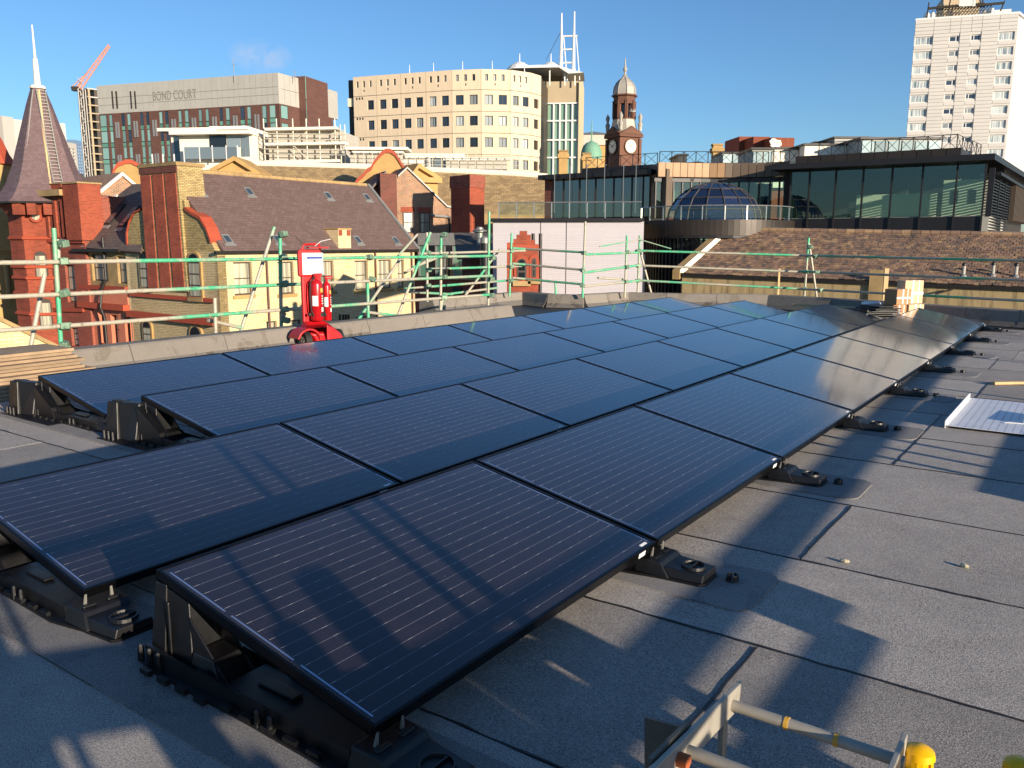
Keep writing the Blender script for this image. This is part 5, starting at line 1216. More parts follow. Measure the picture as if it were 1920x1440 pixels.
for x in (211, 218.5, 245.5, 253.5):
    s = QP.sz(x, 190)[0]; z0, z1 = QP.sz(x, 205)[1], QP.sz(x, 172)[1]; MB().box(s-.12, s+.12, -.1, .02, z0, z1).build('louvre_slot', M['bronze'], bc)
def text_obj(txt, size, mat, parent, loc, rot, name='lettering', sx=1.0, ext=.02):
    cu = bpy.data.curves.new(name, 'FONT'); cu.body = txt; cu.size = size; cu.extrude = ext
    t = bpy.data.objects.new('tmp', cu); COL.objects.link(t); bpy.context.view_layer.update()
    me = bpy.data.meshes.new_from_object(t.evaluated_get(bpy.context.evaluated_depsgraph_get())); me.name = name
    bpy.data.objects.remove(t); me.materials.clear(); me.materials.append(mat)
    return inst(name, me, parent, loc, rot, (sx, 1, 1))
a, b_ = QP.sz(286, 190), QP.sz(368, 188); tz = QP.sz(286, 172)[1]
M['ghost'] = plain('faded_lettering', '8b887d', .6, .1, .05, 2)
text_obj('BOND COURT', (tz-a[1])*1.38, M['ghost'], bc, (a[0], -.03, a[1]), (R(90), 0, 0), 'lettering', (b_[0]-a[0])/((tz-a[1])*1.38*6.6))
QE = Plane((B.x, B.y), (C_.x, C_.y)); loc = Vector(QE.loc)
be = bld('office_end', 'sunlit end of the brown office slab with grey attic', 'building', QE)
for i in range(4):
    for j in range(2): MB().box(QE.L*i/4+.03, QE.L*(i+1)/4-.03, 0, .3, zc+(Hc-zc)*j/2+.03, zc+(Hc-zc)*(j+1)/2-.03).build('attic_panel', M['grey_panel'], be)
MB().box(0.05, QE.L, .3, 14, zc, Hc-.05).build('attic', M['grey_panel'], be)
MB().box(0.02, QE.L, .05, 14, GZ, zc-.003).build('wall', M['brown_clad'], be)
for k in range(5): window(be, (.3, 2.2, zc-2.4-k*st_h, zc-.15-k*st_h), M['bronze'], M['green_pane'], -.02, .08)
D3 = C_.y+1.0
a3, b3_, c3 = at(558, 143, D3), at(571, 143, D3-2), at(613, 153, D3+5)
Q3 = Plane((b3_.x, b3_.y), (c3.x, c3.y)); br = bld('brown_stair_block', 'plain brown brick stair block with a glass strip at its corner', 'building', Q3)
zt = b3_.z; MB().box(0, Q3.L, 0, 10, GZ, zt).build('wall', M['brown_clad'], br)
Qg = Plane((a3.x, a3.y), (b3_.x, b3_.y)); rmi = rootm(Q3).inverted()
for k in range(5):
    z1 = zt-.1-k*4.0; pts = [rmi @ Vector((p.x, p.y, z)) for p, z in ((a3, z1-3.8), (b3_, z1-3.8), (b3_, z1), (a3, z1))]
    MB().slab(*pts, .1).build('glass_strip', M['green_glass'] if k != 2 else M['navy_pane'], br)
c4 = at(620, 158, D3+12); Q4 = Plane((c3.x, c3.y), (c4.x, c4.y)); MB().box(Q3.L+.05, Q3.L+.9, 4, 9, GZ, zt-2.0).build('rear_panel', M['grey_panel'], br)
for x, y0, y1, d in ((434.5, 108, 142, 152), (549, 130, 140, 152)):
    p = at(x, y1, d); q = at(x, y0, d); o = MB().tube((0, 0, 0), (0, 0, q.z-p.z+1), .06, 6).tube((-.5, 0, q.z-p.z), (.5, 0, q.z-p.z), .04, 5).build('roof_aerial', M['lead'], None, p-Vector((0, -1, 1))); tag(o, 'tall thin aerial on the grey office attic' if x < 500 else 'short aerial at the right end of the grey office attic', 'aerial')
# clock tower
CD = 105.0; KC = CD/F/1.0; zc_ = lambda y: height(y, CD)
ct = at(1168, 276, CD); TR = R(27)
M['clock_stone'] = plain('red_brown_sandstone', '6a4838', .85, 0, .25, .8, bmp=.3); M['lead_dome'] = plain('pale_lead_sheet', 'a9a397', .55, .15, .12, .8)
M['dial'] = plain('ivory_dial', 'efe8cf', .5, 0, .04, 3)
cl = empty('clock_tower', (ct.x, ct.y, 0), TR, 'brown stone clock tower with ivory dials and ribbed lead dome', 'clock tower')
hw = 1.42
MB().box(-hw, hw, -hw, hw, GZ, zc_(256)).build('shaft', M['clock_stone'], cl)
for sx in (-1, 1):
    for sy in (-1, 1): MB().box(sx*hw-.18, sx*hw+.18, sy*hw-.18, sy*hw+.18, zc_(330), zc_(261)).build('corner_pilaster', M['clock_stone'], cl)
MB().box(-hw-.3, hw+.3, -hw-.3, hw+.3, zc_(259), zc_(254)).build('cornice', M['clock_stone'], cl)
for r_ in range(4):
    q = MB().prism([(-hw-.32, zc_(254)+.01), (hw+.32, zc_(254)+.01), (0, zc_(238.5))], -hw-.34, -hw+.5).build('pediment', M['clock_stone'], cl); q.rotation_euler = (0, 0, R(90*r_))
    q2 = MB().prism([(-hw+.1, zc_(252.5)), (hw-.1, zc_(252.5)), (0, zc_(242))], -hw-.36, -hw-.33).build('tympanum', M['clock_stone'], q)
    d = MB().tube((0, -hw-.16, zc_(276.5)), (0, -hw+.05, zc_(276.5)), .88, 28).build('dial_surround', M['clock_stone'], cl); d.rotation_euler = (0, 0, R(90*r_))
    f = MB().tube((0, -hw-.2, zc_(276.5)), (0, -hw-.15, zc_(276.5)), .77, 28).build('dial', M['dial'], d)
    m = MB(); y_ = -hw-.225; zc0 = zc_(276.5)
    for hh in range(12):
        t = R(30*hh); c, s = math.cos(t), math.sin(t); m.hexa([(s*.60+c*x, y_, zc0+c*.60-s*x) for x in (-.03, .03)]+[(s*.72+c*x, y_, zc0+c*.72-s*x) for x in (.03, -.03)], [(s*.60+c*x, y_+.02, zc0+c*.60-s*x) for x in (-.03, .03)]+[(s*.72+c*x, y_+.02, zc0+c*.72-s*x) for x in (.03, -.03)])
    for ang, ln, wd in ((R(58), .48, .045), (R(-52), .64, .032)):
        c, s = math.cos(ang), math.sin(ang); m.hexa([(-s*.1+c*x, y_-.02, zc0-c*.1-s*x) for x in (-wd, wd)]+[(s*ln+c*x, y_-.02, zc0+c*ln-s*x) for x in (wd*.4, -wd*.4)], [(-s*.1+c*x, y_, zc0-c*.1-s*x) for x in (-wd, wd)]+[(s*ln+c*x, y_, zc0+c*ln-s*x) for x in (wd*.4, -wd*.4)])
    m.build('clock_hands', M['bronze'], f)
MB().lathe([(1.85, zc_(250)), (1.55, zc_(238)), (1.38, zc_(225))], 8, (0,0,0), R(22.5)).build('lead_skirt', M['lead_dome'], cl)
MB().lathe([(1.42, zc_(225)), (1.42, zc_(223))], 8, (0,0,0), R(22.5)).build('belfry_sill', M['clock_stone'], cl)
for k in range(8):
    t = R(45*k+22.5); MB().box(-.2, .2, -.2, .2, zc_(224), zc_(190)).build('belfry_pier', M['clock_stone'], cl, (1.18*math.cos(t), 1.18*math.sin(t), 0), t)
    MB().lathe([(.12, zc_(222)), (.09, zc_(220)), (.09, zc_(192)), (.13, zc_(190))], 8).build('belfry_column', M['clock_stone'], cl, (1.38*math.cos(t), 1.38*math.sin(t), 0))
    t2 = R(45*k); MB().box(-.10, .10, -.42, .42, zc_(196), zc_(190)).build('arch_head', M['clock_stone'], cl, (1.15*math.cos(t2), 1.15*math.sin(t2), 0), t2)
MB().lathe([(.75, zc_(224)), (.75, zc_(190))], 8, (0,0,0), R(22.5)).build('belfry_core', M['dark_pane'], cl)
MB().lathe([(.5, zc_(212)), (.42, zc_(206)), (.25, zc_(202))], 12, (.55, -.9, 0)).build('bell', M['lead'], cl)
MB().lathe([(1.32, zc_(190)), (1.35, zc_(183)), (1.62, zc_(181)), (1.62, zc_(179)), (1.4, zc_(178))], 8, (0,0,0), R(22.5)).build('upper_cornice', M['clock_stone'], cl)
dm = [(1.36, zc_(178)), (1.38, zc_(172)), (1.30, zc_(164)), (1.05, zc_(156)), (.62, zc_(149)), (.30, zc_(145)), (.17, zc_(140))]
do = MB().lathe(dm, 8, (0,0,0), R(22.5)).build('dome', M['lead_dome'], cl)
for k in range(8):
    t = R(45*k+22.5); MB().path([(r*math.cos(t)*1.01, r*math.sin(t)*1.01, z) for r, z in dm], .05, 5).build('rib', M['lead_dome'], do)
MB().lathe([(.17, zc_(141)), (.12, zc_(135)), (.22, zc_(132)), (.27, zc_(129)), (.15, zc_(126)), (.08, zc_(121)), (.05, zc_(109))], 10).build('finial', M['lead_dome'], cl)
for sx in (-1, 1):
    for sy in (-1, 1): MB().lathe([(.22, zc_(247)), (.22, zc_(240)), (.3, zc_(234)), (.14, zc_(229)), (.2, zc_(225)), (.27, zc_(220)), (.16, zc_(217)), (.03, zc_(213))], 10).build('urn', M['lead_dome'], cl, (sx*1.42, sy*1.42, 0))
# green domed bank beyond
GD = 92.0; p = at(1108, 300, GD); zg = lambda y: height(y, GD)
gd = empty('domed_bank', (p.x, p.y, 0), 0, 'small green copper dome left of the clock tower', 'building')
M['copper'] = plain('verdigris_copper', '6f9c84', .7, 0, .2, .9)
MB().lathe([(1.15, zg(300)), (1.12, zg(285)), (.95, zg(275)), (.6, zg(268)), (.2, zg(265)), (.08, zg(262)), (.04, zg(226))], 14).build('dome', M['copper'], gd, smooth=True)
MB().lathe([(1.2, GZ), (1.2, zg(300)), (1.28, zg(299))], 14).build('drum', M['stone'], gd)
XP = plane_px(1086, 132, 1142, 132); x_ = bld('hipped_office', 'pale office with hipped grey roof behind the clock tower', 'building', XP); zx = lambda y: height(y, 132)
MB().box(0, XP.L, 0, 10, GZ, zx(272)).build('wall', M['stone'], x_); MB().box(-.2, XP.L+.2, -.3, 10, zx(272), zx(252)).build('attic', M['grey_panel'], x_)
MB().hexa(((-.6, -.6, zx(252)), (XP.L+.6, -.6, zx(252)), (XP.L+.6, 10, zx(252)), (-.6, 10, zx(252))), ((2.2, 4, zx(240)), (XP.L-2.5, 4, zx(240)), (XP.L-2.5, 6, zx(240)), (2.2, 6, zx(240)))).build('roof', M['lead'], x_)
sash(x_, XP, (1121,283,1127,292), pm='dark_pane', y=-.03, sill=None)
# hotel tower
Hh = height(37.5, 157); A = atz(1716, 37.5, Hh); B = atz(1910, 24, Hh); HTP = Plane((A.x, A.y), (B.x, B.y))
ht = bld('hotel_tower', 'tall pale grey panelled hotel tower at the right', 'building', HTP)
M['hotel_panel'] = plain('pale_hotel_panel', 'c6c2bb', .6, .05, .05, .4)
L = HTP.L; colpx = [(1713,1748),(1779,1798),(1819,1838),(1871,1901)]
cs = [(HTP.sz(a, 73)[0], HTP.sz(b_, 73)[0]) for a, b_ in colpx]; cs[0] = (.12, cs[0][1]); cs[3] = (cs[3][0], L-.35)
zt_ = HTP.sz(1790, 65.5)[1]; zb_ = HTP.sz(1790, 76.5)[1]; dz = (HTP.sz(1740, 66)[1]-HTP.sz(1732, 228)[1])/6
hs = [(a, b_, zb_-k*dz-(.25 if i in (0, 3) else 0), zt_-k*dz+(.15 if i in (0, 3) else 0)) for k in range(13) for i, (a, b_) in enumerate(cs)]
holes_wall(0, L, GZ, Hh-.02, hs, .5, None, y=.10).build('frame_wall', M['hotel_panel'], ht)
MB().prism([(.05, .62), (L-.05, .62), (L+7, 14), (8.5, 14)], GZ, Hh-.03, 'z').build('body', M['hotel_panel'], ht)
cuts = [0, cs[0][1]+.02, cs[1][0]-.02, cs[1][1]+.02, cs[2][0]-.02, cs[2][1]+.02, cs[3][0]-.02, L]
zl = Hh
ph = dz/4
while zl > zb_-9.2*dz:
    z1, z0 = zl-.03, zl-ph+.03
    for a, b_ in zip(cuts, cuts[1:]):
        if any(h[0] < (a+b_)/2 < h[1] and z0 < h[3]-.05 and z1 > h[2]+.05 for h in hs): continue
        MB().box(a+.03, b_-.03, 0, .12, z0, z1).build('cladding_panel', M['hotel_panel'], ht)
    zl -= ph
for n_, h in enumerate(hs):
    i = n_ % 4; pm = M['net_blue'] if i in (0, 3) else (M['navy_pane'] if random.random() < .5 else M['blind'])
    window(ht, h, M['frame_wh'], pm, .30, .14, 3 if i in (0, 3) else 1, 1, .14, split=None if i in (0, 3) else (.68 if i == 1 else .33))
MB().prism([(-.05, -.05), (L+.05, -.05), (L+7, 14), (8.5, 14)], Hh-.02, Hh+.35, 'z').build('roof_edge', M['frame_wh'], ht)
a, b_ = HTP.sz(1772, 25)[0], HTP.sz(1842, 20)[0]
MB().box(a, b_, 3, 10, Hh+.3, Hh+4.6).build('plant_room', M['conc_lit'], ht)
a2 = HTP.sz(1846, 22)[0]; b2 = HTP.sz(1898, 19)[0]; MB().box(a2, b2, 1, 9, Hh+.3, Hh+1.1).build('roof_upstand', M['frame_wh'], ht)
m = MB()
s0, s1 = HTP.sz(1755, 30)[0], HTP.sz(1846, 20)[0]
for z in (.8, 1.4, 2.0): m.tube((s0, .6, Hh+.3+z), (s1, .6, Hh+.3+z), .06, 5)
for i in range(16): x = s0+(s1-s0)*i/15; m.tube((x, .6, Hh+.3), (x, .6, Hh+2.5), .05, 5); m.tube((x, .6, Hh+.4), (x+1.1, .6, Hh+1.9), .1, 5)
m.build('roof_railing', M['bronze'], ht)
for a, b_ in (((1739,15),(1780,11)), ((1780,11),(1840,8)), ((1840,8),(1882,4))):
    p, q = HTP.sz(*a), HTP.sz(*b_); MB().tube((p[0], 0, p[1]), (q[0], 0, q[1]), .22, 6).build('sign_beam', M['bronze'], ht)
for x0, y0, x1, y1 in ((1741,3,1737,32), (1883,0,1875,19), (1782,-6,1778,14), (1843,-8,1841,10), (1836,-8,1838,10)):
    p, q = HTP.sz(x0, y0), HTP.sz(x1, y1); MB().tube((p[0], .1, p[1]), (q[0], .1, q[1]), .12, 6).build('sign_post', M['bronze'], ht)
for x in (1799, 1824, 1812): 
    p = HTP.sz(x, 11); MB().box(p[0]-(.9 if x == 1812 else .25), p[0]+(.9 if x == 1812 else .25), -.3, .0, p[1], p[1]+2.6).build('sign_letter', M['frame_wh'], ht)
for x, y in ((1738, 36), (1749, 34), (1861, 22)): 
    s, z = HTP.sz(x, y); MB().lathe([(.5, 0), (.55, .6), (.3, 1.1), (.05, 1.4)], 10).build('roof_dome', M['frame_wh'], ht, (s, 1, Hh+.3))
# distant white towers, building site and crane at the left
def far_block(name, label, x0, x1, ytop, D, mat, depth=5, rot=.96, rows=0, cols=0, group=None, y0=None, ystep=6.6, side=None):
    pl = plane_px(x0, D*rot, x1, D); r = bld(name, label, 'building', pl, group); zt = height(ytop, D)
    hs = []
    if rows:
        for k in range(rows):
            for i in range(cols):
                a = pl.L*(.06+.88*i/cols); hs.append((a+pl.L*.88/cols*.12, a+pl.L*.88/cols*.86, height(y0+k*ystep+ystep*.62, D), height(y0+k*ystep, D)))
    holes_wall(0, pl.L, GZ, zt, hs, .5, depth).build('wall', mat, r)
    for h in hs: window(r, h, M['frame_wh'], M['navy_pane'], .3, .12)
    return r, pl
M['far_white'] = plain('white_concrete', 'b5afa6', .7, 0, .05, .1); M['far_blue'] = glass('blue_grey_cladding', '6f8aa8', .3, .5, var=.1)
far_block('far_tower', 'far white tower with fluted face left of the spire', 26, 47, 222, 300, M['far_white'], 5, .985)
pl = plane_px(5, 316, 26, 300); r = bld('far_tower_flank', 'fluted shaded flank of the far white tower', 'building', pl)
MB().box(0, pl.L-.1, 0.2, 20, GZ, height(222, 300)-.2).build('wall', M['far_white'], r)
for i in range(8): MB().box(pl.L*i/8+.1, pl.L*i/8+pl.L*.055, -.4, .2, GZ, height(223, 300)-.3).build('flute', M['far_white'], r)
far_block('far_office', 'far white office with rows of small windows right of the spire', 123, 158, 271, 260, M['far_white'], 5, .965, 6, 5, None, 281)
far_block('far_slab', 'slim blue grey far tower beside the building site', 155, 168, 266, 330, M['far_blue'], 5, .985, 9, 3, None, 275, 6)
sp = plane_px(168, 380, 186, 372); st = bld('tower_under_construction', 'concrete tower under construction beside the crane', 'building', sp)
for k in range(24): MB().box(0, sp.L, 0, 14, height(168, 375)-k*3.4-.5, height(168, 375)-k*3.4).build('floor_slab', M['far_white'] if k < 2 else M['conc'], st)
for i in range(5): MB().box(sp.L*i/4-.3, sp.L*i/4+.3, .2, 1, GZ, height(170, 375)).build('column', M['conc'], st)
MB().box(.5, sp.L-.5, 3, 13, GZ, height(170, 375)).build('core', M['bronze'], st)
cD = 365; cb = at(165, 320, cD); zk = lambda y: height(y, cD)
cr = empty('tower_crane', (cb.x, cb.y, 0), 0, 'pale red luffing tower crane above the building site', 'crane')
M['crane'] = plain('faded_red_crane', 'd08a70', .6, 0, .08, .5)
m = MB()
for sx in (-1, 1):
    for sy in (-1, 1): m.tube((sx*1.0, sy*1.0, GZ), (sx*1.0, sy*1.0, zk(168)), .22, 5)
z = zk(330)
while z < zk(170): m.tube((-1, -1, z), (1, -1, z+2.5), .13, 4); m.tube((1, -1, z+2.5), (-1, -1, z+5), .13, 4); z += 5
m.build('mast', M['far_white'], cr)
j0 = Vector((-1, 0, zk(166))); j1 = at(204, 86, cD)-Vector((cb.x, cb.y, 0)); m = MB(); d = (j1-j0).normalized(); sn = Vector((-d.z, 0, d.x))*1.1
for o_ in (sn, -sn): m.tube(j0+o_, j1+o_*.4, .28, 5)
for i in range(16):
    a, b_ = j0+(j1-j0)*i/16, j0+(j1-j0)*(i+1)/16; m.tube(a+sn*(1-.6*i/16), b_-sn*(1-.6*(i+1)/16), .14, 4); m.tube(a-sn*(1-.6*i/16), b_+sn*(1-.6*(i+1)/16), .14, 4)
m.build('jib', M['crane'], cr)
q = at(155, 144, cD)-Vector((cb.x, cb.y, 0)); MB().tube(j0, q, .35, 5).tube(q, j0+Vector((-3.5, 0, 0)), .2, 5).build('a_frame', M['crane'], cr)
MB().box(-3.8, -1, -1.2, 1.2, zk(172), zk(164)).build('counterweight', M['bronze'], cr); MB().tube(q, j0+(j1-j0)*.9, .05, 4).build('luffing_rope', M['bronze'], cr)
# ------------------------------------------------------------------ modern glass building at the right
M['char'] = plain('charcoal_metal_cladding', '2b2a2c', .45, .3, .12, .6); M['char2'] = plain('brown_black_fascia', '3a332d', .45, .35, .15, .6)
M['brass'] = plain('lit_bronze_panel', '8a6a48', .5, .15, .12, .8); M['brass_dk'] = plain('dark_bronze_panel', '5f5143', .5, .2, .1, .8)  # bright and dark copies of one bronze, light and shade painted in
def tint(name, tcol, refl=.10):
    # tinted curtain wall glass: mirror on top of a coloured see-through pane
    m = bpy.data.materials.new(name); m.use_nodes = True; nt = m.node_tree; nt.nodes.clear()
    o = nt.nodes.new('ShaderNodeOutputMaterial'); t = nt.nodes.new('ShaderNodeBsdfTransparent'); t.inputs[0].default_value = rgb(tcol)
    g = nt.nodes.new('ShaderNodeBsdfGlossy'); g.inputs['Roughness'].default_value = .015; g.inputs[0].default_value = (.8, .88, .95, 1)
    b = nt.nodes.new('ShaderNodeBump'); b.inputs['Strength'].default_value = .02; b.inputs['Distance'].default_value = .05
    nt.links.new(noise(nt, .8, 2, .4, objco(nt)), b.inputs['Height']); nt.links.new(b.outputs[0], g.inputs['Normal'])
    f = nt.nodes.new('ShaderNodeLayerWeight'); f.inputs[0].default_value = .5; mx = nt.nodes.new('ShaderNodeMixShader')
    nt.links.new(math_(nt, 'MULTIPLY_ADD', math_(nt, 'POWER', f.outputs[1], 5.0), .9, refl+.035), mx.inputs[0]); nt.links.new(t.outputs[0], mx.inputs[1]); nt.links.new(g.outputs[0], mx.inputs[2]); nt.links.new(mx.outputs[0], o.inputs[0])
    return m
M['tint'] = tint('green_tinted_glass', 'd6ebe1', .04); M['clear'] = tint('clear_balustrade_glass', 'edf4f0', .0); M['tint_dk'] = tint('smoked_glass', '55605f', .16)
M['int_dark'] = plain('dark_interior', '2c2b29', .9, 0, .2, 1); M['int_pale'] = plain('pale_interior', 'a9a79c', .8, 0, .1, 1)
M['chrome'] = plain('steel_rail', 'b9b9b4', .3, .7, .08, 8)
M['lavender'] = brick('lavender_tile_cladding', 'c6c1c3', 'c1bcbf', 'b4afb3', 1.35, .075, .008, '8f8a92', .2, .5, .5, .2, .15)
def curtain_wall(root, pl, xs_px, ytop_l, ytop_r, ybot, xl, xr, mat, mull, depth=5, name='pane', floor=True, back='int_dark'):
    zt = pl.sz(xl, ytop_l)[1]; zb = pl.sz((xl+xr)/2, ybot)[1]
    ss = [pl.sz(x, (ytop_l+ybot)/2)[0] for x in xs_px]
    for a, b_ in zip(ss, ss[1:]): MB().box(a+.03, b_-.03, .0, .03, zb, zt).build(name, mat, root)
    for s in ss: MB().box(s-.03, s+.03, -.05, .06, zb, zt).build('mullion', mull, root)
    return ss, zb, zt
# left wing
MLp = plane_px(1029, 46.2, 1218, 42.6)
mw = bld('glass_office_wing', 'dark glass office wing with charcoal roof left of the glass dome', 'building', MLp)
ss, zb, zt = curtain_wall(mw, MLp, (1037, 1056, 1086, 1116, 1150, 1184, 1205, 1218), 338, 327, 407, 1033, 1218, M['tint_dk'], M['char2'])
L = MLp.L; zf = MLp.sz(1040, 329)[1]
MB().box(-.3, L+.3, -.7, 7, zt, zf).build('fascia', M['char'], mw)
s0 = MLp.sz(1076, 320)[0]; MB().box(s0, L+2.2, .8, 7, zf, MLp.sz(1120, 311)[1]).build('upper_fascia', M['char'], mw)
MB().box(-.2, L, 3.5, 3.7, zb-2, zt).build('back_wall', M['int_dark'], mw); MB().box(-.2, L, .05, 3.5, zb-.25, zb-.01).build('floor', M['int_dark'], mw); MB().box(-.3, ss[0], -.02, 3.6, zb-2, zt).build('end_pier', M['dark_brick'], mw)
for x in (1056, 1084, 1115, 1148, 1183, 1206):
    s, z = MLp.sz(x, 400); z1 = MLp.sz(x, 318)[1]; MB().box(s-.012, s+.012, -.93, -.90, z, z1+.15).build('lightning_rod', M['chrome'], mw); MB().box(s-.012, s+.12, -.93, -.90, z1+.15, z1+.19).build('rod_hook', M['chrome'], mw)
# metal clad corner strips
CP = plane_px(1217, 42.4, 1246, 41.4); cw = bld('metal_corner', 'grey metal clad corner between the glass wing and the bronze fascia', 'wall', CP)
for i in range(3): MB().box(CP.L*i/3+.02, CP.L*(i+1)/3-.02, 0, .4, CP.sz(1230, 408)[1], CP.sz(1230, 318)[1]).build('cladding_panel', M['brass_dk'], cw)
# concave centre with bronze fascia
zF1 = height(303, 41.2); zF0 = height(330, 41.2)
cx_px = [(1234,303.8),(1280,304.6),(1330,305.4),(1380,305.2),(1430,304),(1478,301.5)]
pts = [atz(x, y, zF1) for x, y in cx_px]
o0 = Vector((pts[0].x, pts[0].y, 0)); cen = empty('concave_front', o0, 0, 'concave glazed front with bronze panelled fascia above the glass dome', 'building')
def polyline_samples(P, n):
    seg = [(b_-a).length for a, b_ in zip(P, P[1:])]; T = sum(seg); out = []
    for i in range(n+1):
        t = T*i/n; k = 0
        while k < len(seg)-1 and t > seg[k]: t -= seg[k]; k += 1
        out.append(P[k].lerp(P[k+1], t/seg[k]))
    return out
sm = polyline_samples(pts, 17)
for i, (a, b_) in enumerate(zip(sm, sm[1:])):
    pl = Plane((a.x, a.y), (b_.x, b_.y)); MB().box(.012, pl.L-.012, 0, .18, zF0, zF1).build('fascia_panel', M['brass'] if i < 9 else M['brass_dk'], cen, Vector(pl.loc)-o0, pl.rz)  # sunlit left and shaded right put into the panel colour
sm2 = polyline_samples(pts, 14); zG = height(408, 41.2)
for i, (a, b_) in enumerate(zip(sm2, sm2[1:])):
    pl = Plane((a.x, a.y), (b_.x, b_.y)); loc = Vector(pl.loc)-o0
    MB().box(.03, pl.L-.03, .3, .33, zG, zF0-.02).build('pane', M['tint'], cen, loc, pl.rz); MB().box(-.03, .03, .24, .4, zG, zF0-.02).build('mullion', M['char'], cen, loc, pl.rz)
    MB().box(-.1, pl.L+.1, .2, .9, zF0-.22, zF0-.0).build('soffit', M['char'], cen, loc, pl.rz)
    if i % 4 == 2: MB().box(.4, .75, 1.6, 1.9, zG, zF0-.2).build('column', M['int_pale'], cen, loc, pl.rz)
a, b_ = pts[0]-o0, pts[-1]-o0
MB().box(a.x-.3, b_.x+1, a.y+5, a.y+5.2, zG-1, zF0).build('back_wall', M['int_dark'], cen); MB().box(a.x-.3, b_.x+1, a.y+.2, a.y+5, zG-.3, zG-.02).build('floor', M['int_dark'], cen)
MB().prism([(p.x-o0.x, p.y-o0.y+.19) for p in pts]+[(b_.x+1, a.y+8), (a.x-1, a.y+8)], zF0+.2, zF1-.06, 'z').build('roof_deck', M['char'], cen)
# right wing
MRp = plane_px(1478, 40.2, 1848, 35.6)
mr = bld('glass_office', 'long dark green glass front under a thin charcoal roof at the right', 'building', MRp)
xs = (1481, 1516, 1565, 1616, 1670, 1727, 1791, 1844)
zbR = MRp.sz(1660, 405)[1]; ztR = MRp.sz(1660, 311)[1]
ss = [MRp.sz(x, 360)[0] for x in xs]
for a, b_ in zip(ss, ss[1:]): MB().box(a+.03, b_-.03, 0, .03, zbR, ztR).build('pane', M['tint'], mr)
for s in ss: MB().box(s-.035, s+.035, -.06, .07, zbR-1.6, ztR).build('mullion', M['char'], mr)
L = MRp.L
for a, b_ in zip(ss, ss[1:]): MB().box(a+.03, b_-.03, .0, .05, zbR-1.5, zbR-.05).build('spandrel_panel', M['char'], mr)
MB().box(-.3, L+.02, .06, 9, zbR-3, zbR-.02).build('floor', M['int_pale'], mr); MB().box(-.3, L, 6, 6.3, zbR, ztR).build('back_wall', M['int_dark'], mr); MB().box(-.4, -.1, .1, 8, zbR, ztR).build('end_wall', M['int_dark'], mr)
zf1 = MRp.sz(1846, 291)[1]; RSLAB = (ztR, zf1)
zf2 = MRp.sz(1802, 275)[1]; sB = MRp.sz(1802, 280)[0]
MB().box(.1, sB, .25, 8, zf1, zf2).build('upper_core', M['char2'], mr)
for i in range(12): MB().box(.1+(sB-.1)*i/12+.012, .1+(sB-.1)*(i+1)/12-.012, 0, .25, zf1+.01, zf2).build('fascia_panel', M['char2'], mr)
for k in range(3): x = L*(.25+.27*k); MB().box(x-.2, x+.2, 3.5, 3.9, zbR, ztR).build('column', M['int_dark'], mr)
MB().box(L*.30, L*.72, 2.3, 2.4, zbR, zbR+1.1).build('added_partition', M['white_paint'], mr); MB().box(L*.76, L*.97, 1.5, 1.6, zbR, zbR+1.6).build('added_partition', M['white_paint'], mr)  # white partitions added to catch the sun as a bright patch
for q in (.80, .885): MB().box(L*q, L*(q+.035), 1.48, 1.5, zbR+.55, zbR+1.15).build('added_partition_window', M['int_dark'], mr)
MSp = plane_px(1848, 35.6, 1925, 52); rmi_ = rootm(MRp).inverted(); MB().prism([tuple((rmi_ @ Vector((q.x, q.y, 0)))[:2]) for q in (MRp.w(-.8, -1, 0), MRp.w(L+.1, -1, 0), MSp.w(19, -.4, 0), MSp.w(19, 5, 0), MRp.w(-.8, 9, 0))], RSLAB[0], RSLAB[1], 'z').build('roof_slab', M['char'], mr); sd_ = bld('louvred_flank', 'louvred brown flank of the glass front at the right edge', 'wall', MSp)
zL1 = MSp.sz(1850, 321)[1]; zLb = MSp.sz(1850, 404)[1]
for k in range(22): MB().box(.1, 7.2, -.05, .1, zL1-k*.125-.05, zL1-k*.125).build('louvre', M['char'], sd_)
for x in (.1, 2.4, 4.8, 7.1): MB().box(x-.05, x+.05, -.08, .14, zLb, zL1+.3).build('louvre_post', M['char'], sd_)
for k in range(18): MB().box(7.6+k*.6, 7.8+k*.6, -.25, .2, zLb, zL1).build('fin', M['brass_dk'], sd_)
MB().box(7.3, 19, .3, .5, zLb-3, zL1-.05).build('wall', M['int_dark'], sd_); MB().box(.3, 19, -.3, .5, zL1, zL1+.12).build('coping', M['char'], sd_)
# roof railings with crossed bars
def xrail(label, P0, P1, n, h):
    P0, P1 = Vector(P0), Vector(P1); r = empty('rooftop_railing', P0, 0, label, 'railing', 'cross braced rooftop railings'); d = (P1-P0)
    for i in range(n+1):
        q = d*i/n; MB().tube(q, q+Vector((0, 0, h)), .022, 6).build('post', M['char'], r)
        if i < n:
            q1 = d*(i+1)/n; MB().tube(q+Vector((0,0,.05)), q1+Vector((0,0,h)), .012, 5).tube(q+Vector((0,0,h)), q1+Vector((0,0,.05)), .012, 5).build('cross_bar', M['char'], r)
    MB().tube(Vector((0,0,h)), d+Vector((0,0,h)), .016, 6).tube(Vector((0,0,.05)), d+Vector((0,0,.05)), .014, 6).build('rail', M['char'], r)
zA = MLp.sz(1120, 311)[1]
xrail('cross braced railing on the charcoal roof in front of the clock tower', at(1098, 311, 46.5).xy.to_3d()+Vector((0,0,zA)), at(1232, 302, 44).xy.to_3d()+Vector((0,0,zA)), 6, .62)
xrail('cross braced railing above the bronze fascia', at(1236, 303, 42.3).xy.to_3d()+Vector((0,0,zF1)), at(1440, 303, 42.3).xy.to_3d()+Vector((0,0,zF1)), 9, .60)
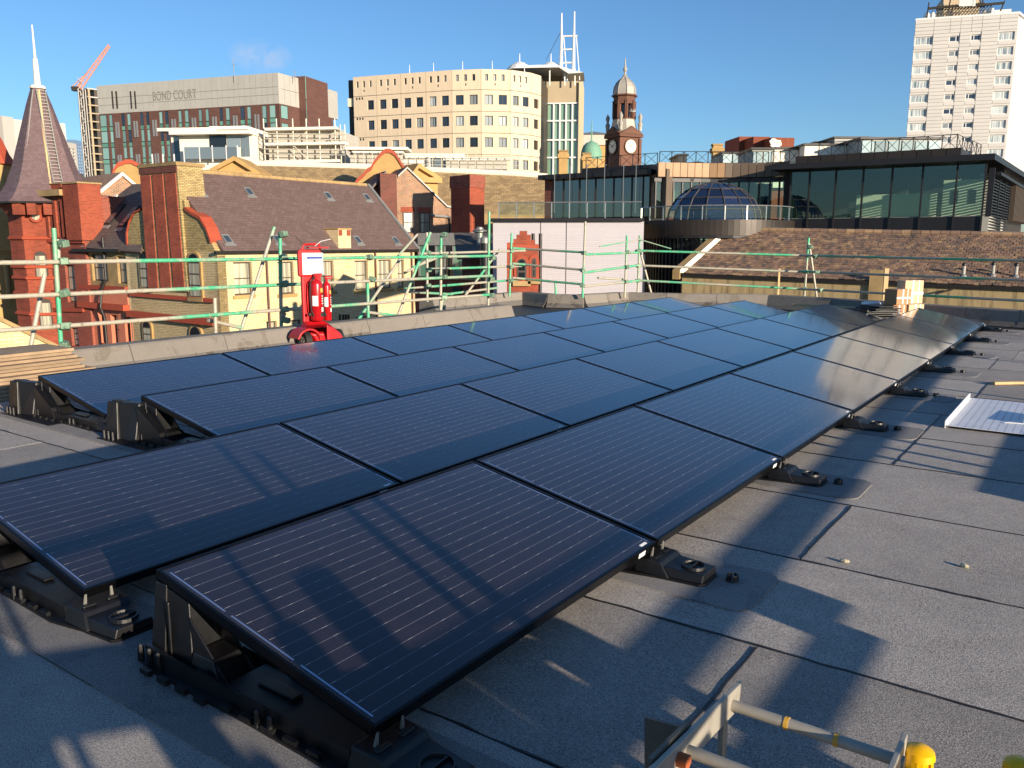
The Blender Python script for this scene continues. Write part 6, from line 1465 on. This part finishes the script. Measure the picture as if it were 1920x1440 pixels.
xrail('cross braced railing left on the right hand roof', at(1445, 300, 42).xy.to_3d()+Vector((0,0,zF1-.05)), at(1497, 296, 41).xy.to_3d()+Vector((0,0,zF1-.05)), 3, .62)
xrail('long cross braced railing on the right hand roof', MRp.w(.9, 1.0, zf2), MRp.w(sB-.3, 1.0, zf2), 10, .66)
xrail('railing running back from the corner of the right hand roof', MRp.w(sB-.3, 1.0, zf2), MRp.w(sB+.2, 6.0, zf2), 5, .66)
# rooftop boxes behind
def rbox(label, x0, y0, x1, y1, D, mat, name='rooftop_box', cat='rooftop box', panes=0, dep=3, rot=0):
    pl = plane_px(x0, D+rot, x1, D); r = bld(name, label, cat, pl); h = pl.rect(x0, y0, x1, y1)
    MB().box(0, pl.L, 0, dep, h[2]-1.5, h[3]-.12).build('wall', mat, r); MB().box(-.1, pl.L+.1, -.12, dep+.1, h[3]-.12, h[3]).build('roof', M['char'], r)
    for i in range(panes): MB().box(pl.L*i/panes+.05, pl.L*(i+1)/panes-.05, -.06, -.02, h[2]-1, h[3]-.2).build('pane', M['clearp'], r)
    return r, pl
M['clearp'] = glass('pale_rooftop_glass', '9fb0ae', .05, .8, var=.35)
rbox('glazed rooftop pavilion on the right hand roof', 1601, 256, 1748, 288, 47, M['int_pale'], panes=6)
rbox('white panelled rooftop plant screen', 1498, 268, 1600, 292, 49, M['white_paint'])
rbox('lower white plant screen left of the railing', 1443, 275, 1498, 302, 50, M['white_paint'])
rbox('small glazed rooftop box left of the brown tower', 1402, 276, 1440, 306, 48, M['int_pale'], panes=2)
rbox('grey rooftop tank housing with stepped lid', 1552, 255, 1612, 276, 58, M['lead'])
rbox('tiny brick rooftop stack in the distance', 1518, 264, 1532, 285, 60, M['red_brick'])
rbox('dark rooftop box behind the railing', 1266, 288, 1282, 306, 60, M['char'])
rbox('pale rooftop hut behind the stone chimney', 1347, 284, 1402, 310, 62, M['int_pale'], panes=3)
# brown tower with white emblem
EP = plane_px(1437, 118, 1478, 118.5); e_ = bld('brown_tower', 'red brown brick tower with white scrolled letter emblem', 'building', EP)
M['rbrown'] = brick('red_brown_brick', '8f4a30', '7f3f28', '6a3828', .3, .09, .01, '4a2a1c', .2)
hE = EP.rect(1437, 257, 1478, 300); MB().box(0, EP.L, 0, 6, GZ, hE[3]).build('wall', M['rbrown'], e_)
def curve_mark(P, wd):
    m = MB()
    for i in range(len(P)-1):
        a, b_ = Vector(P[i]), Vector(P[i+1]); d = (b_-a).normalized(); n = Vector((-d.y, d.x)); w0, w1 = wd[i], wd[i+1]
        m.hexa(((a.x-n.x*w0, -.12, a.y-n.y*w0), (b_.x-n.x*w1, -.12, b_.y-n.y*w1), (b_.x+n.x*w1, -.12, b_.y+n.y*w1), (a.x+n.x*w0, -.12, a.y+n.y*w0)), ((a.x-n.x*w0, .02, a.y-n.y*w0), (b_.x-n.x*w1, .02, b_.y-n.y*w1), (b_.x+n.x*w1, .02, b_.y+n.y*w1), (a.x+n.x*w0, .02, a.y+n.y*w0)))
    return m
U = lambda x, y: EP.sz(1380+x/7.385, 235+y/7.385)
MBx = curve_mark([U(492,240), U(470,232), U(480,205), U(510,200), U(545,225), U(580,230), U(610,210)], [.10,.16,.20,.26,.30,.26,.10]); k2 = curve_mark([U(525,215), U(510,250), U(490,292)], [.18,.22,.30]); k3 = curve_mark([U(560,228), U(565,260), U(560,294)], [.38,.34,.42]); k4 = curve_mark([U(585,220), U(600,245), U(612,272)], [.15,.2,.1])
for k in (k2, k3, k4): MBx.add(k.v, k.f)
MBx.build('emblem', M['dial'], e_)
EP2 = plane_px(1386, 122, 1425, 122.3); e2 = bld('brown_block', 'stepped red brown brick block left of the emblem tower', 'building', EP2)
h = EP2.rect(1386, 252, 1425, 300); MB().box(0, EP2.L, 2, 8, GZ, h[3]).build('wall', M['rbrown'], e2); h = EP2.rect(1404, 258, 1434, 300); MB().box(h[0], h[1], -1.5, 1.99, GZ, h[3]).build('lower_block', M['rbrown'], e2)
# ------------------------------------------------------------------ lavender clad wall and terrace
VP = plane_px(924, 31.2, 1206, 30.4)
v_ = bld('clad_wall', 'lavender tile clad wall below the glass terrace balustrade', 'wall', VP); zv = VP.sz(1060, 409)[1]
MB().box(0, VP.L, 0, .5, GZ, zv-.12).build('cladding', M['lavender'], v_); MB().box(-.15, VP.L, -.15, .6, zv-.12, zv).build('coping', M['char'], v_); MB().box(3.0, VP.L, .6, 9, zv-.12, zv-.02).build('terrace_deck', M['char'], v_)
for x in (1013, 1061): s = VP.sz(x, 480)[0]; MB().box(s-.012, s+.012, -.006, .01, GZ, zv-.13).build('joint', M['char'], v_)
def balustrade(label, P, n, h=.62):
    r = empty('glass_balustrade', P[0], 0, label, 'balustrade', 'glass balustrades of the terrace'); sm_ = polyline_samples([Vector(p)-Vector(P[0]) for p in P], n)
    for a, b_ in zip(sm_, sm_[1:]):
        pl = Plane((a.x, a.y), (b_.x, b_.y)); MB().box(.02, pl.L-.02, -.006, .006, .06, h).build('glass_panel', M['clear'], r, (a.x, a.y, a.z), pl.rz)
        MB().box(-.02, .02, -.025, .025, 0, h).build('post', M['chrome'], r, (a.x, a.y, a.z), pl.rz); MB().tube((0, -.03, h), (pl.L, -.03, h), .02, 6).build('rail', M['chrome'], r, (a.x, a.y, a.z), pl.rz)
balustrade('glass balustrade along the top of the lavender wall', [VP.w(.2, .2, zv), VP.w(VP.L-.1, .2, zv)], 8, .58)
# drum with charcoal band, glass dome and terrace
dc = at(1338, 410, 36.6); dr_ = 3.35; dr0 = empty('drum', (dc.x, dc.y, 0), 0, 'round charcoal metal band with dark glazing under the glass dome', 'building')
zd1 = height(411, 33.4); zd0 = height(441, 33.4); zD = lambda y: height(y, 33.4)
n = 44
for i in range(n):
    a, b_ = R(180+180*i/n), R(180+180*(i+1)/n); p, q = (dr_*math.cos(a), dr_*math.sin(a)), (dr_*math.cos(b_), dr_*math.sin(b_)); pl = Plane(p, q)
    MB().box(0.004, pl.L-.004, 0, .4, zd0, zd1).build('band_panel', M['char2'], dr0, pl.loc, pl.rz)
    MB().box(.04, pl.L-.04, .5, .54, -6, zd0-.05).build('pane', M['tint'] if i % 3 else M['tint_dk'], dr0, pl.loc, pl.rz); MB().box(-.04, .04, .42, .6, -6, zd0).build('mullion', M['char'], dr0, pl.loc, pl.rz)
MB().lathe([(dr_-.02, zd0-.1), (dr_-.02, zd0+.0)], 32).build('soffit', M['char'], dr0); MB().lathe([(dr_-.01, zd1-.2), (dr_-.01, zd1-.03)], 32).build('deck', M['int_pale'], dr0)
for k, t in enumerate((205, 232, 262, 290)): MB().lathe([(.14, -6), (.14, zd0-.12)], 10, (2.2*math.cos(R(t)), 2.2*math.sin(R(t)), 0)).build('column', M['redstone'] if k % 2 == 0 else M['int_pale'], dr0)
MB().box(-2.5, 2.5, 0, .2, -6, zd0-.15).build('back_wall', M['int_dark'], dr0)
P = [Vector((dc.x+(dr_-.12)*math.cos(R(t)), dc.y+(dr_-.12)*math.sin(R(t)), zd1)) for t in range(186, 352, 12)]
balustrade('curved glass balustrade round the terrace in front of the dome', P, 10, .56)
dmR = 2.02; gd_ = empty('glass_dome', (dc.x, dc.y+.1, zd1-.05), 0, 'faceted dark blue glass dome on the terrace', 'dome')
rings = [(math.cos(R(q)), math.sin(R(q))*.78) for q in (0, 18, 36, 54, 72)]; NS = 16
M['dome_rib'] = plain('dark_dome_rib', '4a4540', .5, .2, .1, 3)
M['dome_glass'] = glass('blue_dome_glass', '1c2740', .05, .8, 0, 0, .4); hz = height(343, 36.7)-zd1
rings = [(c*dmR, s/rings[-1][1]*hz) for c, s in rings]
for k in range(len(rings)-1):
    (r0, z0), (r1, z1) = rings[k], rings[k+1]
    for i in range(NS):
        a, b_ = 2*math.pi*(i+.04)/NS, 2*math.pi*(i+.96)/NS; P3 = lambda r, t, z: (r*math.cos(t), r*math.sin(t), z)
        MB().slab(P3(r0, a, z0+.02), P3(r0, b_, z0+.02), P3(r1, b_, z1-.02), P3(r1, a, z1-.02), .03).build('pane', M['dome_glass'], gd_)
    MB().path([(r0*math.cos(2*math.pi*i/NS), r0*math.sin(2*math.pi*i/NS), z0) for i in range(NS+1)], .03, 5).build('ring', M['dome_rib'], gd_)
for i in range(NS): t = 2*math.pi*i/NS; MB().path([(r*1.01*math.cos(t), r*1.01*math.sin(t), z) for r, z in rings], .03, 5).build('rib', M['dome_rib'], gd_)
MB().lathe([(rings[-1][0]+.02, rings[-1][1]-.04), (rings[-1][0]*.6, rings[-1][1]+.06), (.05, rings[-1][1]+.1)], NS).build('crown', M['dome_rib'], gd_)
# ------------------------------------------------------------------ tiled roof with stone wall below
TL, TRt, RL, RRt = at(1279, 511, 31.5), at(1960, 537, 25.5), at(1368, 431, 34.2), at(1960, 441, 28.6)
tb_ = empty('tiled_roof_house', (TL.x, TL.y, 0), 0, 'stone house with mossy brown tiled roof beyond the far parapet', 'building'); o0 = Vector((TL.x, TL.y, 0))
def bil(a, b_): return TL.lerp(TRt, a).lerp(RL.lerp(RRt, a), b_)-o0
M['tile'] = []
def tilemat(i, c):
    m, nt, b = newmat('clay_tile_%d' % i); b.inputs['Roughness'].default_value = .85; v = objco(nt)
    inf = nt.nodes.new('ShaderNodeObjectInfo'); g = nt.nodes.new('ShaderNodeNewGeometry')
    n = noise(nt, 3.5, 6, .7, g.outputs['Position']); n2 = noise(nt, 22, 5, .75, g.outputs['Position']); n3 = noise(nt, 1.1, 4, .6, g.outputs['Position'])
    cc = mixcol(nt, n, tuple(x*.55 for x in rgb(c)[:3])+(1,), tuple(x*1.35 for x in rgb(c)[:3])+(1,))
    cc = mixcol(nt, math_(nt, 'MULTIPLY', ramp(nt, n2, .56, .68), .45), cc, rgb('b09a74')); cc = mixcol(nt, math_(nt, 'MULTIPLY', ramp(nt, n3, .5, .7), .4), cc, rgb('3a3430'))
    nt.links.new(cc, b.inputs['Base Color']); bump(nt, b, n2, .4, .01); return m
TM = [tilemat(0, '96775f'), tilemat(1, '856a58'), tilemat(2, 'a58665'), tilemat(3, '705e53')]
nr, ncol = 21, 66; nrm = (TRt-TL).cross(RL-TL).normalized()
if nrm.z < 0: nrm = -nrm
rest = [MB() for _ in TM]; tiles = []
for r in range(nr):
    for c in range(ncol):
        offc = .5/ncol if r % 2 else 0
        a0 = c/ncol+offc; a1 = (c+1)/ncol+offc-.0012
        if a0 >= 1: continue
        a1 = min(a1, 1.0); e = random.uniform(-.012, .012); b0 = (r+random.uniform(-.06, .06))/nr-.012; b1 = (r+1.25)/nr
        b1 = min(b1, 1.0); lift = .035+e
        q = [bil(a0, b0)+nrm*lift, bil(a1, b0)+nrm*(lift+random.uniform(-.01, .01)), bil(a1, b1)+nrm*.006, bil(a0, b1)+nrm*.006]
        tiles.append((q, (q[0]-q[1]).length*(1 if True else 0)*(1/((q[0]+o0).y))))
order = sorted(range(len(tiles)), key=lambda i: -tiles[i][1])
near = set(order[:300])
for i, (q, _) in enumerate(tiles):
    mi = random.choices(range(4), (5, 4, 2, 3))[0]
    if i in near:
        c = (q[0]+q[1]+q[2]+q[3])/4; MB().slab(*[p-c for p in q], .018).build('roof_tile', TM[mi], tb_, c)
    else: rest[mi].slab(*q, .018)
for mi, mb in enumerate(rest): tag(mb.build('roof_tiles', TM[mi], tb_), kind='stuff')
MB().slab(bil(0, 0)-nrm*.03, bil(1, 0)-nrm*.03, bil(1, 1)-nrm*.03, bil(0, 1)-nrm*.03, .1).build('roof_boarding', M['int_dark'], tb_)
for i in range(34):
    a, b_ = bil(i/34, 1), bil((i+.95)/34, 1); MB().tube(a+Vector((0,0,.02)), b_+Vector((0,0,.02+random.uniform(-.01,.01))), .11, 8).build('ridge_tile', TM[random.randrange(3)], tb_)
# back slope, verge, gutter, walls
bk = Vector((.3, 2.4, -1.6)); MB().slab(bil(0, 1), bil(1, 1), bil(1, 1)+bk, bil(0, 1)+bk, .1).build('back_slope', M['slate_grey'], tb_)
v0, v1 = bil(0, -.03)+Vector((-.05, 0, .05)), bil(0, 1.03)+Vector((-.05, 0, .05)); lat = (TRt-TL).normalized()*-.28
MB().hexa((v0-Vector((0,0,.25)), v0-Vector((0,0,.25))+lat, v1-Vector((0,0,.25))+lat, v1-Vector((0,0,.25))), (v0+Vector((0,0,.10)), v0+lat+Vector((0,0,.10)), v1+lat+Vector((0,0,.10)), v1+Vector((0,0,.10)))).build('verge', M['stone_dk'], tb_)
MB().hexa((v0+Vector((.02,0,.0)), v0+Vector((.16,0,.0)), v1+Vector((.16,0,.0)), v1+Vector((.02,0,.0))), (v0+Vector((.02,0,.12)), v0+Vector((.16,0,.06)), v1+Vector((.16,0,.06)), v1+Vector((.02,0,.12)))).build('verge_flashing', M['white_paint'], tb_)
d = (TRt-TL); d.z = 0; out = Vector((d.y, -d.x, 0)).normalized()
g0, g1 = bil(0, 0)+out*.08, bil(1, 0)+out*.08
MB().hexa((g0-Vector((0,0,.14)), g1-Vector((0,0,.14)), g1-out*.12-Vector((0,0,.14)), g0-out*.12-Vector((0,0,.14))), (g0-Vector((0,0,.02)), g1-Vector((0,0,.02)), g1-out*.12-Vector((0,0,.02)), g0-out*.12-Vector((0,0,.02)))).build('gutter', M['dark_metal'], tb_)
WPl = Plane((TL.x, TL.y), (TRt.x, TRt.y)); wl = MB(); z0, z1 = TL.z-.1, TRt.z-.1
MB().hexa(((0, 0, GZ), (WPl.L, 0, GZ), (WPl.L, 4, GZ), (0, 4, GZ)), ((0, 0, z0), (WPl.L, 0, z1), (WPl.L, 4, z1), (0, 4, z0))).build('wall', M['stone_wall'], tb_, (0, 0, 0), WPl.rz)
s, z = WPl.sz(1643, 533); MB().box(s-.22, s+.22, -.1, .02, z-1.2, z+.5).build('buttress', M['stone_dk'], tb_, (0,0,0), WPl.rz)
s, z = WPl.sz(1755, 549); s2, z2 = WPl.sz(1786, 541); MB().tube((s, -.3, z), (s2, -.1, z2), .03, 6).build('bracket', M['dark_metal'], tb_, (0,0,0), WPl.rz)
SLP = Slope(TL, TRt-TL, RL-TL)
for i, (x, y) in enumerate(((1806,516), (1861,515), (1904,517))):
    a, v = SLP.uv(x, y); p = SLP.O+SLP.u*a+SLP.v*v
    r = empty('vent_pipe', p-Vector((0,0,.1)), 0, ['pale vent pipe on the tiled roof, left of three', 'middle one of three pale vent pipes on the tiled roof', 'rightmost pale vent pipe on the tiled roof'][i], 'vent pipe', 'vent pipes on the tiled roof')
    MB().tube((0,0,0), (0,0,.42), .05, 10).build('pipe', M['int_pale'], r); MB().lathe([(.05,.42),(.08,.44),(.07,.5),(.02,.54)], 10).build('cowl', M['dark_metal'], r); MB().lathe([(.14,.02),(.11,.1),(.05,.16)], 10).build('collar', M['lead'], r)
